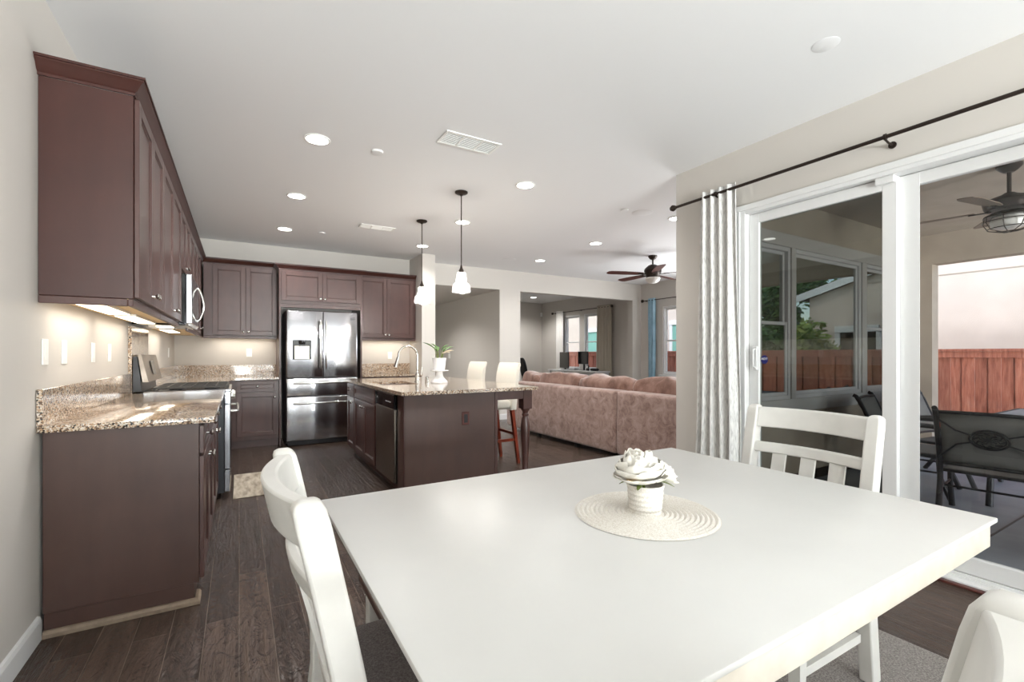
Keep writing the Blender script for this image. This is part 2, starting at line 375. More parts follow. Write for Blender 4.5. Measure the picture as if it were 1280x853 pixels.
# ------------------------------------------------------------------ the shell
H = 2.79
XL, XR, YB = -.74, 3.30, 7.52
def wall(name, axis, a0, a1, t0, t1, z0, z1, holes=(), mat='wall', **kw):
    b = B()
    def bx(p0, p1, q0, q1):
        if p1-p0 < 1e-4 or q1-q0 < 1e-4: return
        if axis == 'x': b.box(p0, p1, t0, t1, q0, q1)
        else: b.box(t0, t1, p0, p1, q0, q1)
    cur = a0
    for h0, h1, hz0, hz1 in sorted(holes):
        bx(cur, h0, z0, z1); bx(h0, h1, z0, hz0); bx(h0, h1, hz1, z1); cur = h1
    bx(cur, a1, z0, z1)
    o = b.build(name, mat, None, smooth=False, kind='structure', keepdbl=True); return o
b = B(); b.box(-.95, 3.46, -5.2, 2.6, -.12, 0); b.box(-.95, 8.25, 2.6, 12.1, -.12, 0); struct(b, 'floor', 'floor')
b = B(); b.box(-.95, 3.46, -5.2, -2.2, H, H+.2); b.box(-.95, 8.25, -2.2, 7.67, H, H+.2); b.box(4.17, 8.25, 7.67, 12.1, H, H+.2); struct(b, 'ceiling', 'ceiling')
struct(B().box(1.85, 4.17, 7.67, 11.1, 2.42, H+.2), 'ceiling_hall', 'wall')
wall('wall_left', 'y', -5.15, 7.67, -.9, XL, 0, H)
wall('wall_near', 'x', XL, 3.46, -5.15, -5.0, 0, H, [(-.4, 3.0, .3, 2.4)])
wall('wall_right', 'y', -5.0, 2.76, XR, 3.46, 0, H, [(.27, 2.167, 0, 2.33)])
wall('wall_back', 'x', XL, 7.97, YB, 7.67, 0, H, [(2.67, 4.17, 0, 2.42), (4.62, 7.56, 0, 2.42)])
wall('wall_kitchen_end', 'y', 6.91, YB, 2.45, 2.67, 0, H)
wall('wall_hall', 'y', 7.67, 12.0, 4.17, 4.62, 0, H)
wall('wall_hall_end', 'x', 1.85, 4.17, 10.95, 11.1, 0, 2.42)
wall('wall_hall_left', 'y', 7.67, 10.95, 1.85, 2.0, 0, 2.42)
wall('wall_office_back', 'x', 4.62, 8.25, 11.88, 12.03, 0, H)
OW = [(9.22, 9.84, .8, 2.31), (10.01, 10.72, .8, 2.31)]
wall('wall_office_right', 'y', 7.67, 11.88, 8.08, 8.23, 0, H, OW)
FW = [(5.95, 6.9, .78, 2.24), (3.3, 5.3, .78, 2.24)]
wall('wall_family_right', 'y', 2.6, 7.52, 7.82, 7.97, 0, H, FW)
PW = [(3.98, 4.78, .77, 2.29), (4.85, 6.27, .77, 2.29), (6.38, 7.18, .77, 2.29)]
# the wall between family room and patio: painted inside, stucco outside
wall('wall_family_patio', 'x', 3.46, 7.82, 2.68, 2.76, 0, H, PW)
wall('wall_patio_stucco', 'x', 3.46, 7.95, 2.6, 2.68, -.12, H, PW, mat='stucco')
b = B()
for h0, h1, z0, z1 in PW:
    pass
b.box(3.62, 7.35, 2.57, 2.6, 2.29, 2.42, .004); b.box(3.62, 7.35, 2.565, 2.6, .64, .77, .004)
b.box(4.78, 4.85, 2.57, 2.6, .77, 2.29); b.box(6.27, 6.38, 2.57, 2.6, .77, 2.29); b.box(3.62, 3.98, 2.57, 2.6, .77, 2.29); b.box(7.18, 7.35, 2.57, 2.6, .77, 2.29)
struct(b, 'trim_1', 'stucco_trim')
# baseboards
def baseb(name, path):
    prof = [(0, .001), (.014, .001), (.014, .085), (.009, .1), (0, .105)]
    return struct(B().sweep(prof, path), name, 'white')
baseb('baseboard_left', [(XL, -4.99), (XL, 2.72)])
baseb('baseboard_right', [(XR, 2.76), (XR, 2.185)])
baseb('baseboard_back', [(4.17, 7.52), (4.62, 7.52)])
baseb('baseboard_family', [(7.82, 7.5), (7.82, 2.78)])
baseb('baseboard_hall', [(4.17, 10.9), (4.17, 7.7)])
struct(B().sweep([(0, .001), (.02, .001), (.02, .018), (.012, .028), (0, .03)], [(XL+.016, 2.735), (-.185, 2.735), (-.185, 2.83)]), 'trim_2', 'shoe_mold')

# ---------------- windows of the room
def window(name, axis, a0, a1, z0, z1, t, depth, style, glassmat, mat='white', sill=None, d=1):
    """frame + sashes in a wall hole; t = plane of the frame, d = side the sill is on"""
    w = bpy.data.objects.new(name, None); COL.objects.link(w); w['kind'] = 'structure'; w['_w'] = (0, 0, 0)
    def bx(b, p0, p1, t0, t1, q0, q1, bev=.003):
        if axis == 'x': b.box(p0, p1, t0, t1, q0, q1, bev)
        else: b.box(t0, t1, p0, p1, q0, q1, bev)
    f = .04; b = B()
    bx(b, a0, a0+f, t-depth, t+depth, z0, z1); bx(b, a1-f, a1, t-depth, t+depth, z0, z1)
    bx(b, a0+f, a1-f, t-depth, t+depth, z0, z0+f); bx(b, a0+f, a1-f, t-depth, t+depth, z1-f, z1)
    b.build('window_frame', mat, w)
    def sash(q0, q1, tt, nm='sash'):
        s = B(); g = .032
        bx(s, a0+f, a0+f+g, tt-.012, tt+.012, q0, q1); bx(s, a1-f-g, a1-f, tt-.012, tt+.012, q0, q1)
        bx(s, a0+f+g, a1-f-g, tt-.012, tt+.012, q0, q0+g); bx(s, a0+f+g, a1-f-g, tt-.012, tt+.012, q1-g, q1)
        so = s.build(nm, mat, w)
        p = B(); bx(p, a0+f+g-.004, a1-f-g+.004, tt-.003, tt+.003, q0+g-.004, q1-g+.004, 0); p.build('pane', glassmat, so, smooth=False)
    if style == 'hung':
        zm = (z0+z1)/2; sash(z0+f, zm+.012, t+.013*d); sash(zm-.018, z1-f, t-.013*d)
    elif style == 'fixed': sash(z0+f, z1-f, t)
    elif style == 'triple':
        pass
    if sill:
        s = B(); bx(s, a0-.06, a1+.06, sill[0], sill[1], z0-.035, z0-.001); s.build('window_sill', mat, w)
    return w
window('window_1', 'x', -.4, 3.0, .3, 2.4, -5.08, .05, 'fixed', 'win_glass')  # unseen window, added behind the camera to bring in light
window('window_2', 'x', *PW[0][:2], .77, 2.29, 2.62, .035, 'hung', 'mirror_glass', 'grey_vinyl', d=-1)
window('window_3', 'x', *PW[1][:2], .77, 2.29, 2.62, .035, 'fixed', 'mirror_glass', 'grey_vinyl', d=-1)
window('window_4', 'x', *PW[2][:2], .77, 2.29, 2.62, .035, 'hung', 'mirror_glass', 'grey_vinyl', d=-1)
window('window_5', 'y', *FW[0][:2], .78, 2.24, 7.88, .05, 'hung', 'win_glass', sill=(7.76, 7.86), d=-1)
window('window_6', 'y', *FW[1][:2], .78, 2.24, 7.88, .05, 'fixed', 'win_glass', sill=(7.76, 7.86), d=-1)  # unseen large window, added to light the family room
window('window_7', 'y', *OW[0][:2], .8, 2.31, 8.13, .05, 'hung', 'win_glass', d=-1)
window('window_8', 'y', *OW[1][:2], .8, 2.31, 8.13, .05, 'hung', 'win_glass', d=-1)

# ---------------- sliding patio door
dr = bpy.data.objects.new('door_1', None); COL.objects.link(dr); dr['kind'] = 'structure'; dr['_w'] = (0, 0, 0)
y0, y1, zt = .27, 2.167, 2.33
b = B()
for a, c in ((y1-.06, y1), (y0, y0+.06)): b.box(3.28, 3.44, a, c, .0, zt, .003)
b.box(3.28, 3.44, y0+.06, y1-.06, zt-.055, zt, .003); b.box(3.272, 3.30, y0-.02, y1+.02, zt-.03, zt+.012, .003); b.box(3.272, 3.3, y1-.02, y1+.018, .0, zt-.03, .003)
b.build('door_frame', 'white', dr)
b = B(); b.box(3.27, 3.45, y0+.06, y1-.06, .0, .022, .002); b.box(3.31, 3.318, y0+.06, y1-.06, .022, .036); b.box(3.365, 3.373, y0+.06, y1-.06, .022, .036); b.box(3.42, 3.43, y0+.06, y1-.06, .022, .05)
b.build('threshold', 'white', dr)
struct(B().box(3.235, 3.27, y0-.02, y1-.02, .0, .014, .004), 'trim_3', 'blade')
def leafdoor(ya, yb, x, gm):
    p = B(); s = .075
    p.box(x-.02, x+.02, ya, ya+s, .036, zt-.058, .003); p.box(x-.02, x+.02, yb-s, yb, .036, zt-.058, .003)
    p.box(x-.02, x+.02, ya+s, yb-s, .036, .036+.09, .003); p.box(x-.02, x+.02, ya+s, yb-s, zt-.058-.07, zt-.058, .003)
    po = p.build('door_leaf', 'white', dr)
    B().box(x-.004, x+.004, ya+s-.005, yb-s+.005, .12, zt-.125).build('pane', gm, po, smooth=False); return po
l1 = leafdoor(1.19, y1-.062, 3.35, 'door_glass_tint')
l2 = leafdoor(y0+.062, 1.21, 3.395, 'door_glass')
B().box(3.372, 3.376, 1.10, 1.215, .04, zt-.06).build('weatherstrip', 'white', l1)
b = B(); b.box(3.312, 3.33, 2.035, 2.07, 1.10, 1.28, .004); b.tube([(3.315, 2.05, 1.12), (3.29, 2.05, 1.13), (3.288, 2.05, 1.19), (3.29, 2.05, 1.25), (3.315, 2.05, 1.26)], .006)
b.build('door_handle', 'white', l1)
B().box(3.3, 3.33, 1.195, 1.29, 2.235, 2.275, .003).build('latch_block', 'white', l1)
# sticker on the glass
st = thing('security_sticker', 'small navy blue security company sticker on the sliding door glass', 'sticker', (3.33, 2.004, 1.18))
b = B(); b.M = Matrix.Translation((3.343, 1.995, 1.18)); pts = [(.028*math.cos(R(22.5+45*k)), .034*math.sin(R(22.5+45*k))) for k in range(8)]
q0 = [b.v((0, x, z)) for x, z in pts]; q1 = [b.v((-.001, x, z)) for x, z in pts]; b.bm.faces.new(q0); b.bm.faces.new(q1[::-1])
for k in range(8): b.bm.faces.new((q0[k], q0[(k+1) % 8], q1[(k+1) % 8], q1[k]))
b.build('backing', 'blue_sign', st)
text('ADT', .024, frame((3.3415, 1.995, 1.185), (0, -1, 0), (0, 0, 1), (-1, 0, 0)), 'plate', st)

# ------------------------------------------------------------------ curtain rod and curtains
rod = thing('curtain_rod', 'long dark bronze curtain rod above the sliding patio door', 'curtain rod', (3.2, 1.2, 2.47))
B().tube([(3.2, 2.70, 2.47), (3.2, -.3, 2.47)], .0115, 10).build('pole', 'bronze', rod)
for y in (2.71, -.31):
    s = 1 if y > 0 else -1
    B().lathe([(.001, -.03), (.018, -.022), (.027, 0), (.02, .02), (.011, .03), (.014, .034), (.011, .038)], (3.2, y+.0*s, 2.47), 16, Matrix.Rotation(R(90*s), 4, 'X')).build('finial', 'bronze', rod)
for y in (1.20, 2.3):
    b = B(); b.lathe([(.018, -.006), (.018, .006)], (3.2, y, 2.47), 14, Matrix.Rotation(R(90), 4, 'X')); b.tube([(3.2, y, 2.455), (3.24, y, 2.447), (3.296, y, 2.445)], .006); b.cyl((3.299, y, 2.445), (3.29, y, 2.445), .02)
    b.build('bracket', 'bronze', rod)
def curtain(name, y0, y1, x, z0, z1, folds, amp, mat, label, seed=0, n=90, swell=.0, axis='y'):
    b = B()
    def fn(u, v):
        a = amp*(.55+.45*(1-v))
        w = 1+.1*math.sin(seed+5*u+2*v)
        yy = y0+(y1-y0)*u+.008*math.sin(9*v+seed+u*7)*(1-v)-(swell*(1-v)**1.5)*(.5-u)
        return (x+a*math.sin(folds*2*math.pi*u+.6*math.sin(3*v+seed))*w, yy, z0+(z1-z0)*v+.004*math.sin(u*30))
    b.grid(fn, n, 40); o = b.build(name, mat, None, True, ang=180)
    md = o.modifiers.new('thickness', 'SOLIDIFY'); md.thickness = .003; return tag(o, label, 'curtain')
curtain('curtain', 2.135, 2.455, 3.215, .02, 2.515, 4.5, .042, 'linen', 'white slubbed linen curtain gathered left of the sliding patio door', 1, swell=.06)

# ------------------------------------------------------------------ cabinets
def knob_b(mtx, u, v, n0):
    b = B(mtx); ax = Matrix.Translation((u, v, n0))
    b.lathe([(.007, 0), (.0055, .012), (.012, .018), (.0155, .024), (.013, .03), (.004, .033)], (u, v, n0), 14); return b
def panel(root, mtx, u0, u1, v0, v1, name='door', knob=None, mat='espresso', st=.055):
    g = .0016; u0 += g; u1 -= g; v0 += g; v1 -= g; b = B(mtx); T = .02
    st = min(st, (v1-v0)*.3)
    b.box(u0, u0+st, v0, v1, .001, T, .002); b.box(u1-st, u1, v0, v1, .001, T, .002)
    b.box(u0+st, u1-st, v0, v0+st, .001, T, .002); b.box(u0+st, u1-st, v1-st, v1, .001, T, .002)
    i0, i1, j0, j1 = u0+st, u1-st, v0+st, v1-st; bd = .009
    for a in ((i0, i0+bd, j0, j1), (i1-bd, i1, j0, j1), (i0+bd, i1-bd, j0, j0+bd), (i0+bd, i1-bd, j1-bd, j1)): b.box(a[0], a[1], a[2], a[3], .001, .014, .0025)
    b.box(i0+bd, i1-bd, j0+bd, j1-bd, .001, .009)
    o = b.build(name, mat, root)
    if knob: knob_b(mtx, knob[0], knob[1], T).build('knob', 'chrome', o)
    return o
G_UP = 'espresso wall cabinets'; G_LO = 'espresso base cabinets'
def upper(label, y0, y1, z0, z1, doors, near=False):
    t = thing('wall_cabinet', label, 'cabinet', (XL, y0, z0), 0, G_UP)
    b = B(); b.box(XL+.002, -.42, y0+.001, y1-.001, z0+.035, z1, .0015)
    b.build('body', 'espresso_panel' if near else 'espresso', t)
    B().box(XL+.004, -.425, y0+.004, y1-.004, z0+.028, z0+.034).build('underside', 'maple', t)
    r = B(); r.box(-.44, -.42, y0+.001, y1-.001, z0, z0+.034, .003)
    if near: r.box(XL+.002, -.4405, y0+.001, y0+.018, z0, z0+.034, .003)
    r.build('light_rail', 'espresso', t)
    mt = faceX(-.42, 0, 0)
    for i, (a, c) in enumerate(doors):
        kn = (c-.03, z0+.09) if i % 2 == 0 else (a+.03, z0+.09)
        panel(t, mt, a, c, z0+.04, z1-.004, 'door', kn)
    return t
ZU, ZT = 1.44, 2.41
upper('dark red-brown wall cabinet with exposed end panel, nearest on the left wall', 2.72, 3.56, ZU, ZT, [(2.735, 3.145), (3.145, 3.555)], True)
upper('espresso wall cabinet between the nearest left-wall cabinet and the microwave', 3.56, 4.58, ZU, ZT, [(3.565, 4.07), (4.07, 4.575)])
upper('short espresso wall cabinet directly above the microwave', 4.58, 5.34, 1.88, ZT, [(4.585, 4.96), (4.96, 5.335)])
upper('espresso wall cabinet on the left wall just beyond the microwave', 5.34, 6.3, ZU, ZT, [(5.345, 5.82), (5.82, 6.295)])
upper('espresso corner wall cabinet farthest on the left wall', 6.3, 7.5, ZU, ZT, [(6.305, 6.72)])
def upper_back(label, x0, x1, yf, z0, z1, doors, knobz=None, yb=YB-.002, rail=True, endpanel=False):
    t = thing('wall_cabinet', label, 'cabinet', (x0, yf, z0), 0, G_UP)
    B().box(x0+.001, x1-.001, yf, yb, z0+(.035 if rail else 0), z1, .0015).build('body', 'espresso_panel' if endpanel else 'espresso', t)
    if rail:
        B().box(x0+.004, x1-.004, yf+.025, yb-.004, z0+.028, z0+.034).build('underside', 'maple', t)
        B().box(x0+.001, x1-.001, yf, yf+.02, z0, z0+.034, .003).build('light_rail', 'espresso', t)
    mt = faceNY(0, yf, 0); kz = z0+.09 if knobz is None else knobz
    for i, (a, c) in enumerate(doors): panel(t, mt, a, c, z0+.045, z1-.02, 'door', (c-.03, kz) if i % 2 == 0 else (a+.03, kz))
    return t
upper_back('espresso two-door wall cabinet on the back wall left of the refrigerator', -.4, .455, 7.2, ZU-.01, ZT-.0, [(-.3, .075), (.075, .45)])
fc = upper_back('espresso two-door cabinet above the refrigerator with tall side panels', .458, 1.54, 6.9, 1.9, 2.36, [(.485, .998), (.998, 1.51)], 1.985, rail=False)
b = B(); b.box(.459, .482, 6.9, YB-.002, .002, 1.8995, .001); b.box(1.516, 1.539, 6.9, YB-.002, .002, 1.8995, .001); b.box(.483, 1.515, 6.905, 6.925, 1.855, 1.8995); b.build('side_panel', 'espresso', fc)
upper_back('espresso two-door wall cabinet right of the refrigerator above the sink side wall', 1.545, 2.448, 7.2, ZU-.01, ZT, [(1.56, 1.98), (1.98, 2.40)], endpanel=True)
crown = [(0, 0), (.008, 0), (.008, .012), (.018, .018), (.03, .04), (.045, .055), (.045, .062), (.052, .062), (.052, .072), (0, .072)]
def crown_b(z, path): return B().sweep([(o, z+h) for o, h in crown], path)
settle(crown_b(ZT, [(XL+.001, 2.721), (-.421, 2.721), (-.421, 7.201), (.456, 7.201)]), 'crown_molding', 'espresso_panel', (-.42, 5, ZT), 'long dark crown moulding topping the left wall cabinets and turning the corner', 'moulding')
settle(crown_b(2.361, [(.458, 7.14), (.458, 6.901), (1.54, 6.901), (1.54, 7.14)]), 'crown_molding', 'espresso_panel', (1, 6.9, 2.36), 'short projecting crown moulding over the refrigerator cabinet', 'moulding')
settle(crown_b(ZT, [(1.594, 7.201), (2.447, 7.201)]), 'crown_molding', 'espresso_panel', (2, 7.2, ZT), 'crown moulding over the back wall cabinet right of the refrigerator', 'moulding')

def strip(label, x0, x1, y0, y1, z, w):
    t = thing('under_cabinet_light', label, 'light', ((x0+x1)/2, (y0+y1)/2, z), 0, 'under cabinet lights')
    B().box(x0, x1, y0, y1, z-.014, z, .002).build('housing', 'plate', t)
    B().box(x0+.006, x1-.006, y0+.006, y1-.006, z-.017, z-.0142).build('lens', 'strip', t)
    lamp('lamp_glow', 'AREA', (0, 0, -.02), w*.42, (1, .975, .94), (0, 0, 0), t, shape='RECTANGLE', size=abs(x1-x0), size_y=abs(y1-y0), spread=R(170))
uz = ZU+.0279
strip('warm light strip under the nearest left wall cabinet', -.66, -.55, 2.84, 3.5, uz, 2.6)
strip('warm light strip under the left wall cabinet before the microwave', -.66, -.55, 3.66, 4.45, uz, 2.6)
strip('warm light strip under the left wall cabinet beyond the microwave', -.66, -.55, 5.5, 6.2, uz, 2.6)
strip('warm light strip under the back wall cabinet in the left corner', -.3, .4, 7.32, 7.42, uz-.01, 2.6)
strip('warm light strip under the back wall cabinet right of the refrigerator', 1.65, 2.35, 7.32, 7.42, uz-.01, 2.6)

# base cabinets, left wall
def base_left(label, y0, y1, near=False):
    t = thing('base_cabinet', label, 'cabinet', (XL, y0, 0), 0, G_LO)
    b = B(); b.box(XL+.012, -.17, y0+.001, y1-.001, .1, .883, .0015); b.box(XL+.016, -.24 if not near else -.19, y0+.002, y1-.002, .001, .0995)
    b.build('body', 'espresso_base', t)
    mt = faceX(-.17, 0, 0); ym = (y0+y1)/2
    for a, c in ((y0+.008, ym), (ym, y1-.008)):
        panel(t, mt, a, c, .73, .87, 'drawer', ((a+c)/2, .80)); panel(t, mt, a, c, .115, .72, 'door', (c-.035 if a < ym-.01 else a+.035, .65))
base_left('espresso base cabinet with exposed brown end panel, nearest on the left wall', 2.735, 3.65, True)
base_left('espresso base cabinet on the left wall just before the range', 3.65, 4.575)
t = thing('base_cabinet', 'espresso corner base cabinet beyond the range', 'cabinet', (XL, 5.35, 0), 0, G_LO)
b = B(); b.box(XL+.012, -.17, 5.351, YB-.003, .1, .883, .0015); b.box(XL+.016, -.24, 5.352, YB-.01, .001, .0995); b.build('body', 'espresso_base', t)
panel(t, faceX(-.17, 0, 0), 5.36, 5.98, .73, .87, 'drawer', (5.67, .8)); panel(t, faceX(-.17, 0, 0), 5.36, 5.98, .115, .72, 'door', (5.4, .65))
def base_back(label, x0, x1, fx, doors):
    t = thing('base_cabinet', label, 'cabinet', (x0, 6.9, 0), 0, G_LO)
    b = B(); b.box(x0+.001, x1-.001, 6.9, YB-.003, .1, .883, .0015); b.box(x0+.003, x1-.003, 6.95, YB-.01, .001, .0995); b.build('body', 'espresso', t)
    mt = faceNY(0, 6.9, 0)
    for i, (a, c) in enumerate(doors):
        panel(t, mt, a, c, .73, .87, 'drawer', ((a+c)/2, .80)); panel(t, mt, a, c, .15, .72, 'door', (c-.035 if i % 2 == 0 else a+.035, .65))
    return t
base_back('espresso base cabinet with one drawer and one door left of the refrigerator', -.168, .455, 0, [(-.03, .44)])
base_back('espresso base cabinet on the back wall right of the refrigerator', 1.545, 2.448, 0, [(1.56, 2.0), (2.0, 2.44)])

# worktops with their backsplash pieces
CT0, CT1 = .884, .914
t = thing('worktop', 'speckled granite worktop nearest on the left wall with upstand', 'worktop', (XL, 2.7, CT0))
B().box(XL+.002, -.105, 2.70, 4.578, CT0, CT1, .003, 2).build('slab', 'granite', t)
B().box(XL+.002, XL+.022, 2.70, 4.578, CT1+.0005, 1.07, .0015).build('backsplash', 'granite', t)
t = thing('worktop', 'granite worktop in the kitchen corner between range and refrigerator', 'worktop', (XL, 5.34, CT0))
b = B(); b.box(XL+.002, -.105, 5.342, YB-.002, CT0, CT1, .003); b.box(-.1049, .457, 6.87, YB-.002, CT0, CT1, .003); b.build('slab', 'granite', t)
b = B(); b.box(XL+.002, XL+.022, 5.342, YB-.024, CT1+.0005, 1.07, .0015); b.box(XL+.002, .457, YB-.022, YB-.002, CT1+.0005, 1.07, .0015); b.build('backsplash', 'granite', t)
t = thing('worktop', 'granite worktop on the back wall right of the refrigerator', 'worktop', (1.54, 6.87, CT0))
B().box(1.541, 2.449, 6.87, YB-.002, CT0, CT1, .003).build('slab', 'granite', t)
B().box(1.541, 2.449, YB-.022, YB-.002, CT1+.0005, 1.07, .0015).build('backsplash', 'granite', t)
settle(B().box(XL+.001, XL+.023, 4.579, 5.341, .90, 1.439, .001), 'backsplash_panel', 'granite', (XL, 4.96, 1.1), 'full-height granite panel on the wall behind the range', 'backsplash')

# ------------------------------------------------------------------ range
t = thing('range', 'stainless gas range with black grates on the left wall', 'range', (XL, 4.585, 0))
RY0, RY1 = 4.585, 5.335
b = B(); b.box(XL+.03, -.11, RY0, RY1, .05, .905, .003); b.build('body', 'steel_dark', t)
for y in (RY0+.06, RY1-.06):
    for x in (-.66, -.17): B().cyl((x, y, .001), (x, y, .055), .018).build('foot', 'black_metal', t)
b = B(); b.box(XL+.09, -.06, RY0, RY1, .9055, .925, .004); b.build('cooktop', 'steel', t)
b = B()
for k in range(3):
    a = RY0+.03+k*.235; c = a+.225
    for x in (-.58, -.09): b.box(x-.007, x+.007, a, c, .94, .955, .002)
    for y in (a+.007, c-.007): b.box(-.58, -.09, y-.007, y+.007, .94, .955, .002)
    for x in (-.5, -.42, -.335, -.25, -.17): b.box(x-.005, x+.005, a+.012, c-.012, .942, .955)
    b.box(-.573, -.097, (a+c)/2-.005, (a+c)/2+.005, .942, .955)
    for x in (-.58, -.09):
        for y in (a+.01, c-.01): b.box(x-.006, x+.006, y-.006, y+.006, .9255, .941)
b.build('grate', 'iron', t)
for x in (-.45, -.21):
    for y in (RY0+.15, RY1-.15): B().lathe([(.045, 0), (.045, .006), (.03, .008), (.03, .013), (.005, .014)], (x, y, .9255), 18).build('burner', 'black_metal', t)
b = B(); b.hexa([(XL+.03, RY0, .9255), (XL+.085, RY0, .9255), (XL+.085, RY1, .9255), (XL+.03, RY1, .9255)], [(XL+.03, RY0, 1.20), (XL+.055, RY0, 1.20), (XL+.055, RY1, 1.20), (XL+.03, RY1, 1.20)]); b.build('backguard', 'steel_dark', t)
b = B(); b.hexa([(XL+.088, RY0+.004, 1.0), (XL+.125, RY0+.004, 1.0), (XL+.125, RY1-.004, 1.0), (XL+.088, RY1-.004, 1.0)], [(XL+.058, RY0+.004, 1.215), (XL+.08, RY0+.004, 1.215), (XL+.08, RY1-.004, 1.215), (XL+.058, RY1-.004, 1.215)]); cp = b.build('control_panel', 'steel_flat', t)
b = B(); b.hexa([(XL+.1195, 4.88, 1.05), (XL+.121, 4.88, 1.05), (XL+.121, 5.04, 1.05), (XL+.1195, 5.04, 1.05)], [(XL+.0955, 4.88, 1.165), (XL+.098, 4.88, 1.165), (XL+.098, 5.04, 1.165), (XL+.0955, 5.04, 1.165)]); b.build('display', 'glassblack', cp)
B().box(-.11, -.06, RY0, RY1, .80, .905, .006).build('front_panel', 'steel', t)
for k in range(5): B().lathe([(.022, 0), (.02, .012), (.014, .03), (.003, .031)], (-.06, RY0+.1+k*.137, .855), 14, Matrix.Rotation(R(90), 4, 'Y')).build('knob', 'chrome', t)
od = B().box(-.11, -.062, RY0+.004, RY1-.004, .25, .795, .006).build('oven_door', 'steel', t)
B().box(-.0615, -.06, RY0+.1, RY1-.1, .35, .66).build('window', 'glassblack', od)
b = B(); b.tube([(-.062, RY0+.06, .735), (-.02, RY0+.06, .735), (-.012, RY0+.1, .735), (-.008, (RY0+RY1)/2, .735), (-.012, RY1-.1, .735), (-.02, RY1-.06, .735), (-.062, RY1-.06, .735)], .012, 10); b.build('handle', 'chrome', od)
B().box(-.11, -.065, RY0+.004, RY1-.004, .055, .24, .006).build('drawer', 'steel', t)
# ------------------------------------------------------------------ microwave
t = thing('microwave', 'stainless over-the-range microwave with bow handle under a short cabinet', 'microwave', (XL, 4.585, 1.46))
B().box(XL+.02, -.375, 4.59, 5.33, 1.455, 1.879, .003).build('body', 'glassblack', t)
dd = B().box(-.374, -.335, 4.59, 5.33, 1.47, 1.875, .006).build('door', 'steel', t)
B().box(-.3349, -.333, 4.66, 5.1, 1.53, 1.82).build('window', 'glassblack', dd)
b = B(); b.tube([(-.335, 5.17, 1.52), (-.312, 5.17, 1.545), (-.29, 5.17, 1.61), (-.282, 5.17, 1.67), (-.29, 5.17, 1.73), (-.312, 5.17, 1.80), (-.335, 5.17, 1.83)], .009, 10); b.build('handle', 'chrome', dd)
b = B()
for k in range(10): b.box(-.36, -.34, 4.62+k*.07, 4.67+k*.07, 1.456, 1.4695)
b.build('vent_grille', 'silver_plastic', t)
B().box(-.6, -.5, 4.85, 5.07, 1.45, 1.4549).build('work_light', 'strip', t)

# ------------------------------------------------------------------ refrigerator
FY = 6.72
t = thing('refrigerator', 'stainless french-door refrigerator with water dispenser and two drawers', 'refrigerator', (.53, FY, 0))
B().box(.53, 1.435, FY+.065, 7.45, .03, 1.80, .003).build('body', 'steel_dark', t)
def fdoor(x0, x1, z0, z1, name):
    b = B(); n = 12
    def fn(u, v): return (x0+(x1-x0)*u, FY+.0-.0*u, z0+(z1-z0)*v)
    prof = [(FY+.06, 0), (FY+.012, 0), (FY, .012)]
    b.box(x0, x1, FY, FY+.06, z0, z1, .01, 3); return b.build(name, 'steel', t)
xm = .983
d1 = fdoor(.532, xm-.002, .905, 1.80, 'door'); d2 = fdoor(xm+.002, 1.433, .905, 1.80, 'door')
d3 = fdoor(.532, 1.433, .66, .897, 'drawer'); d4 = fdoor(.532, 1.433, .07, .652, 'drawer')
for x, d in ((xm-.035, d1), (xm+.035, d2)):
    b = B(); b.box(x-.011, x+.011, FY-.05, FY-.034, 1.02, 1.68, .005, 2); b.box(x-.009, x+.009, FY-.036, FY-.001, 1.03, 1.055, .002); b.box(x-.009, x+.009, FY-.036, FY-.001, 1.645, 1.67, .002); b.build('handle', 'chrome', d)
for z, d in ((.835, d3), (.565, d4)):
    b = B(); b.box(.61, 1.36, FY-.052, FY-.034, z-.013, z+.013, .005, 2); b.box(.62, .645, FY-.036, FY-.001, z-.01, z+.01, .002); b.box(1.325, 1.35, FY-.036, FY-.001, z-.01, z+.01, .002); b.build('handle', 'chrome', d)
b = B(); b.box(.605, .835, FY-.006, FY-.0005, 1.15, 1.41, .003); dp = b.build('dispenser', 'glassblack', t)
B().box(.63, .81, FY-.0085, FY-.0062, 1.155, 1.33, .001).build('recess', 'steel_flat', dp)
B().lathe([(.035, 0), (.04, .02), (.04, .05), (.02, .055)], (.72, FY-.03, 1.35), 16).build('spout', 'glassblack', dp)
B().box(.69, .75, FY-.02, FY-.0087, 1.22, 1.33, .004).build('paddle', 'chrome', dp)
b = B(); b.box(.55, 1.41, FY+.03, FY+.064, .012, .065); b.build('kick_grille', 'black_metal', t)
for x in (.58, 1.38): B().cyl((x, FY+.1, .001), (x, FY+.1, .03), .025).build('foot', 'black_metal', t)
text('LG', .05, frame((1.37, FY-.0012, 1.715), (1, 0, 0), (0, 0, 1), (0, -1, 0)), 'steel_dark', t, 'emblem')

# ------------------------------------------------------------------ island
IX0, IX1, IY0, IY1 = 1.155, 2.0, 3.70, 5.90
t = thing('kitchen_island', 'dark brown kitchen island with turned post, doors and plain end panel', 'kitchen island', (IX0, IY0, 0))
b = B(); b.box(IX0+.002, IX1, IY0+.02, IY0+.16, .1, .883); b.box(IX0+.002, IX1, 4.56, IY1, .1, .883); b.box(1.75, IX1, IY0+.16, 4.56, .1, .883); b.box(IX0+.07, IX1-.002, IY0+.022, IY1-.01, .001, .0995)
b.build('body', 'espresso', t)
B().box(IX0+.012, IX1, IY0, IY0+.0195, .001, .883, .0015).build('end_panel', 'espresso_base', t)
B().box(IX1+.001, IX1+.03, IY0-.003, IY0+.04, .001, .883, .002).build('corner_stile', 'espresso', t)
B().box(IX0, IX0+.0115, IY0-.002, IY0+.02, .1, .883, .002).build('corner_stile', 'espresso_panel', t)
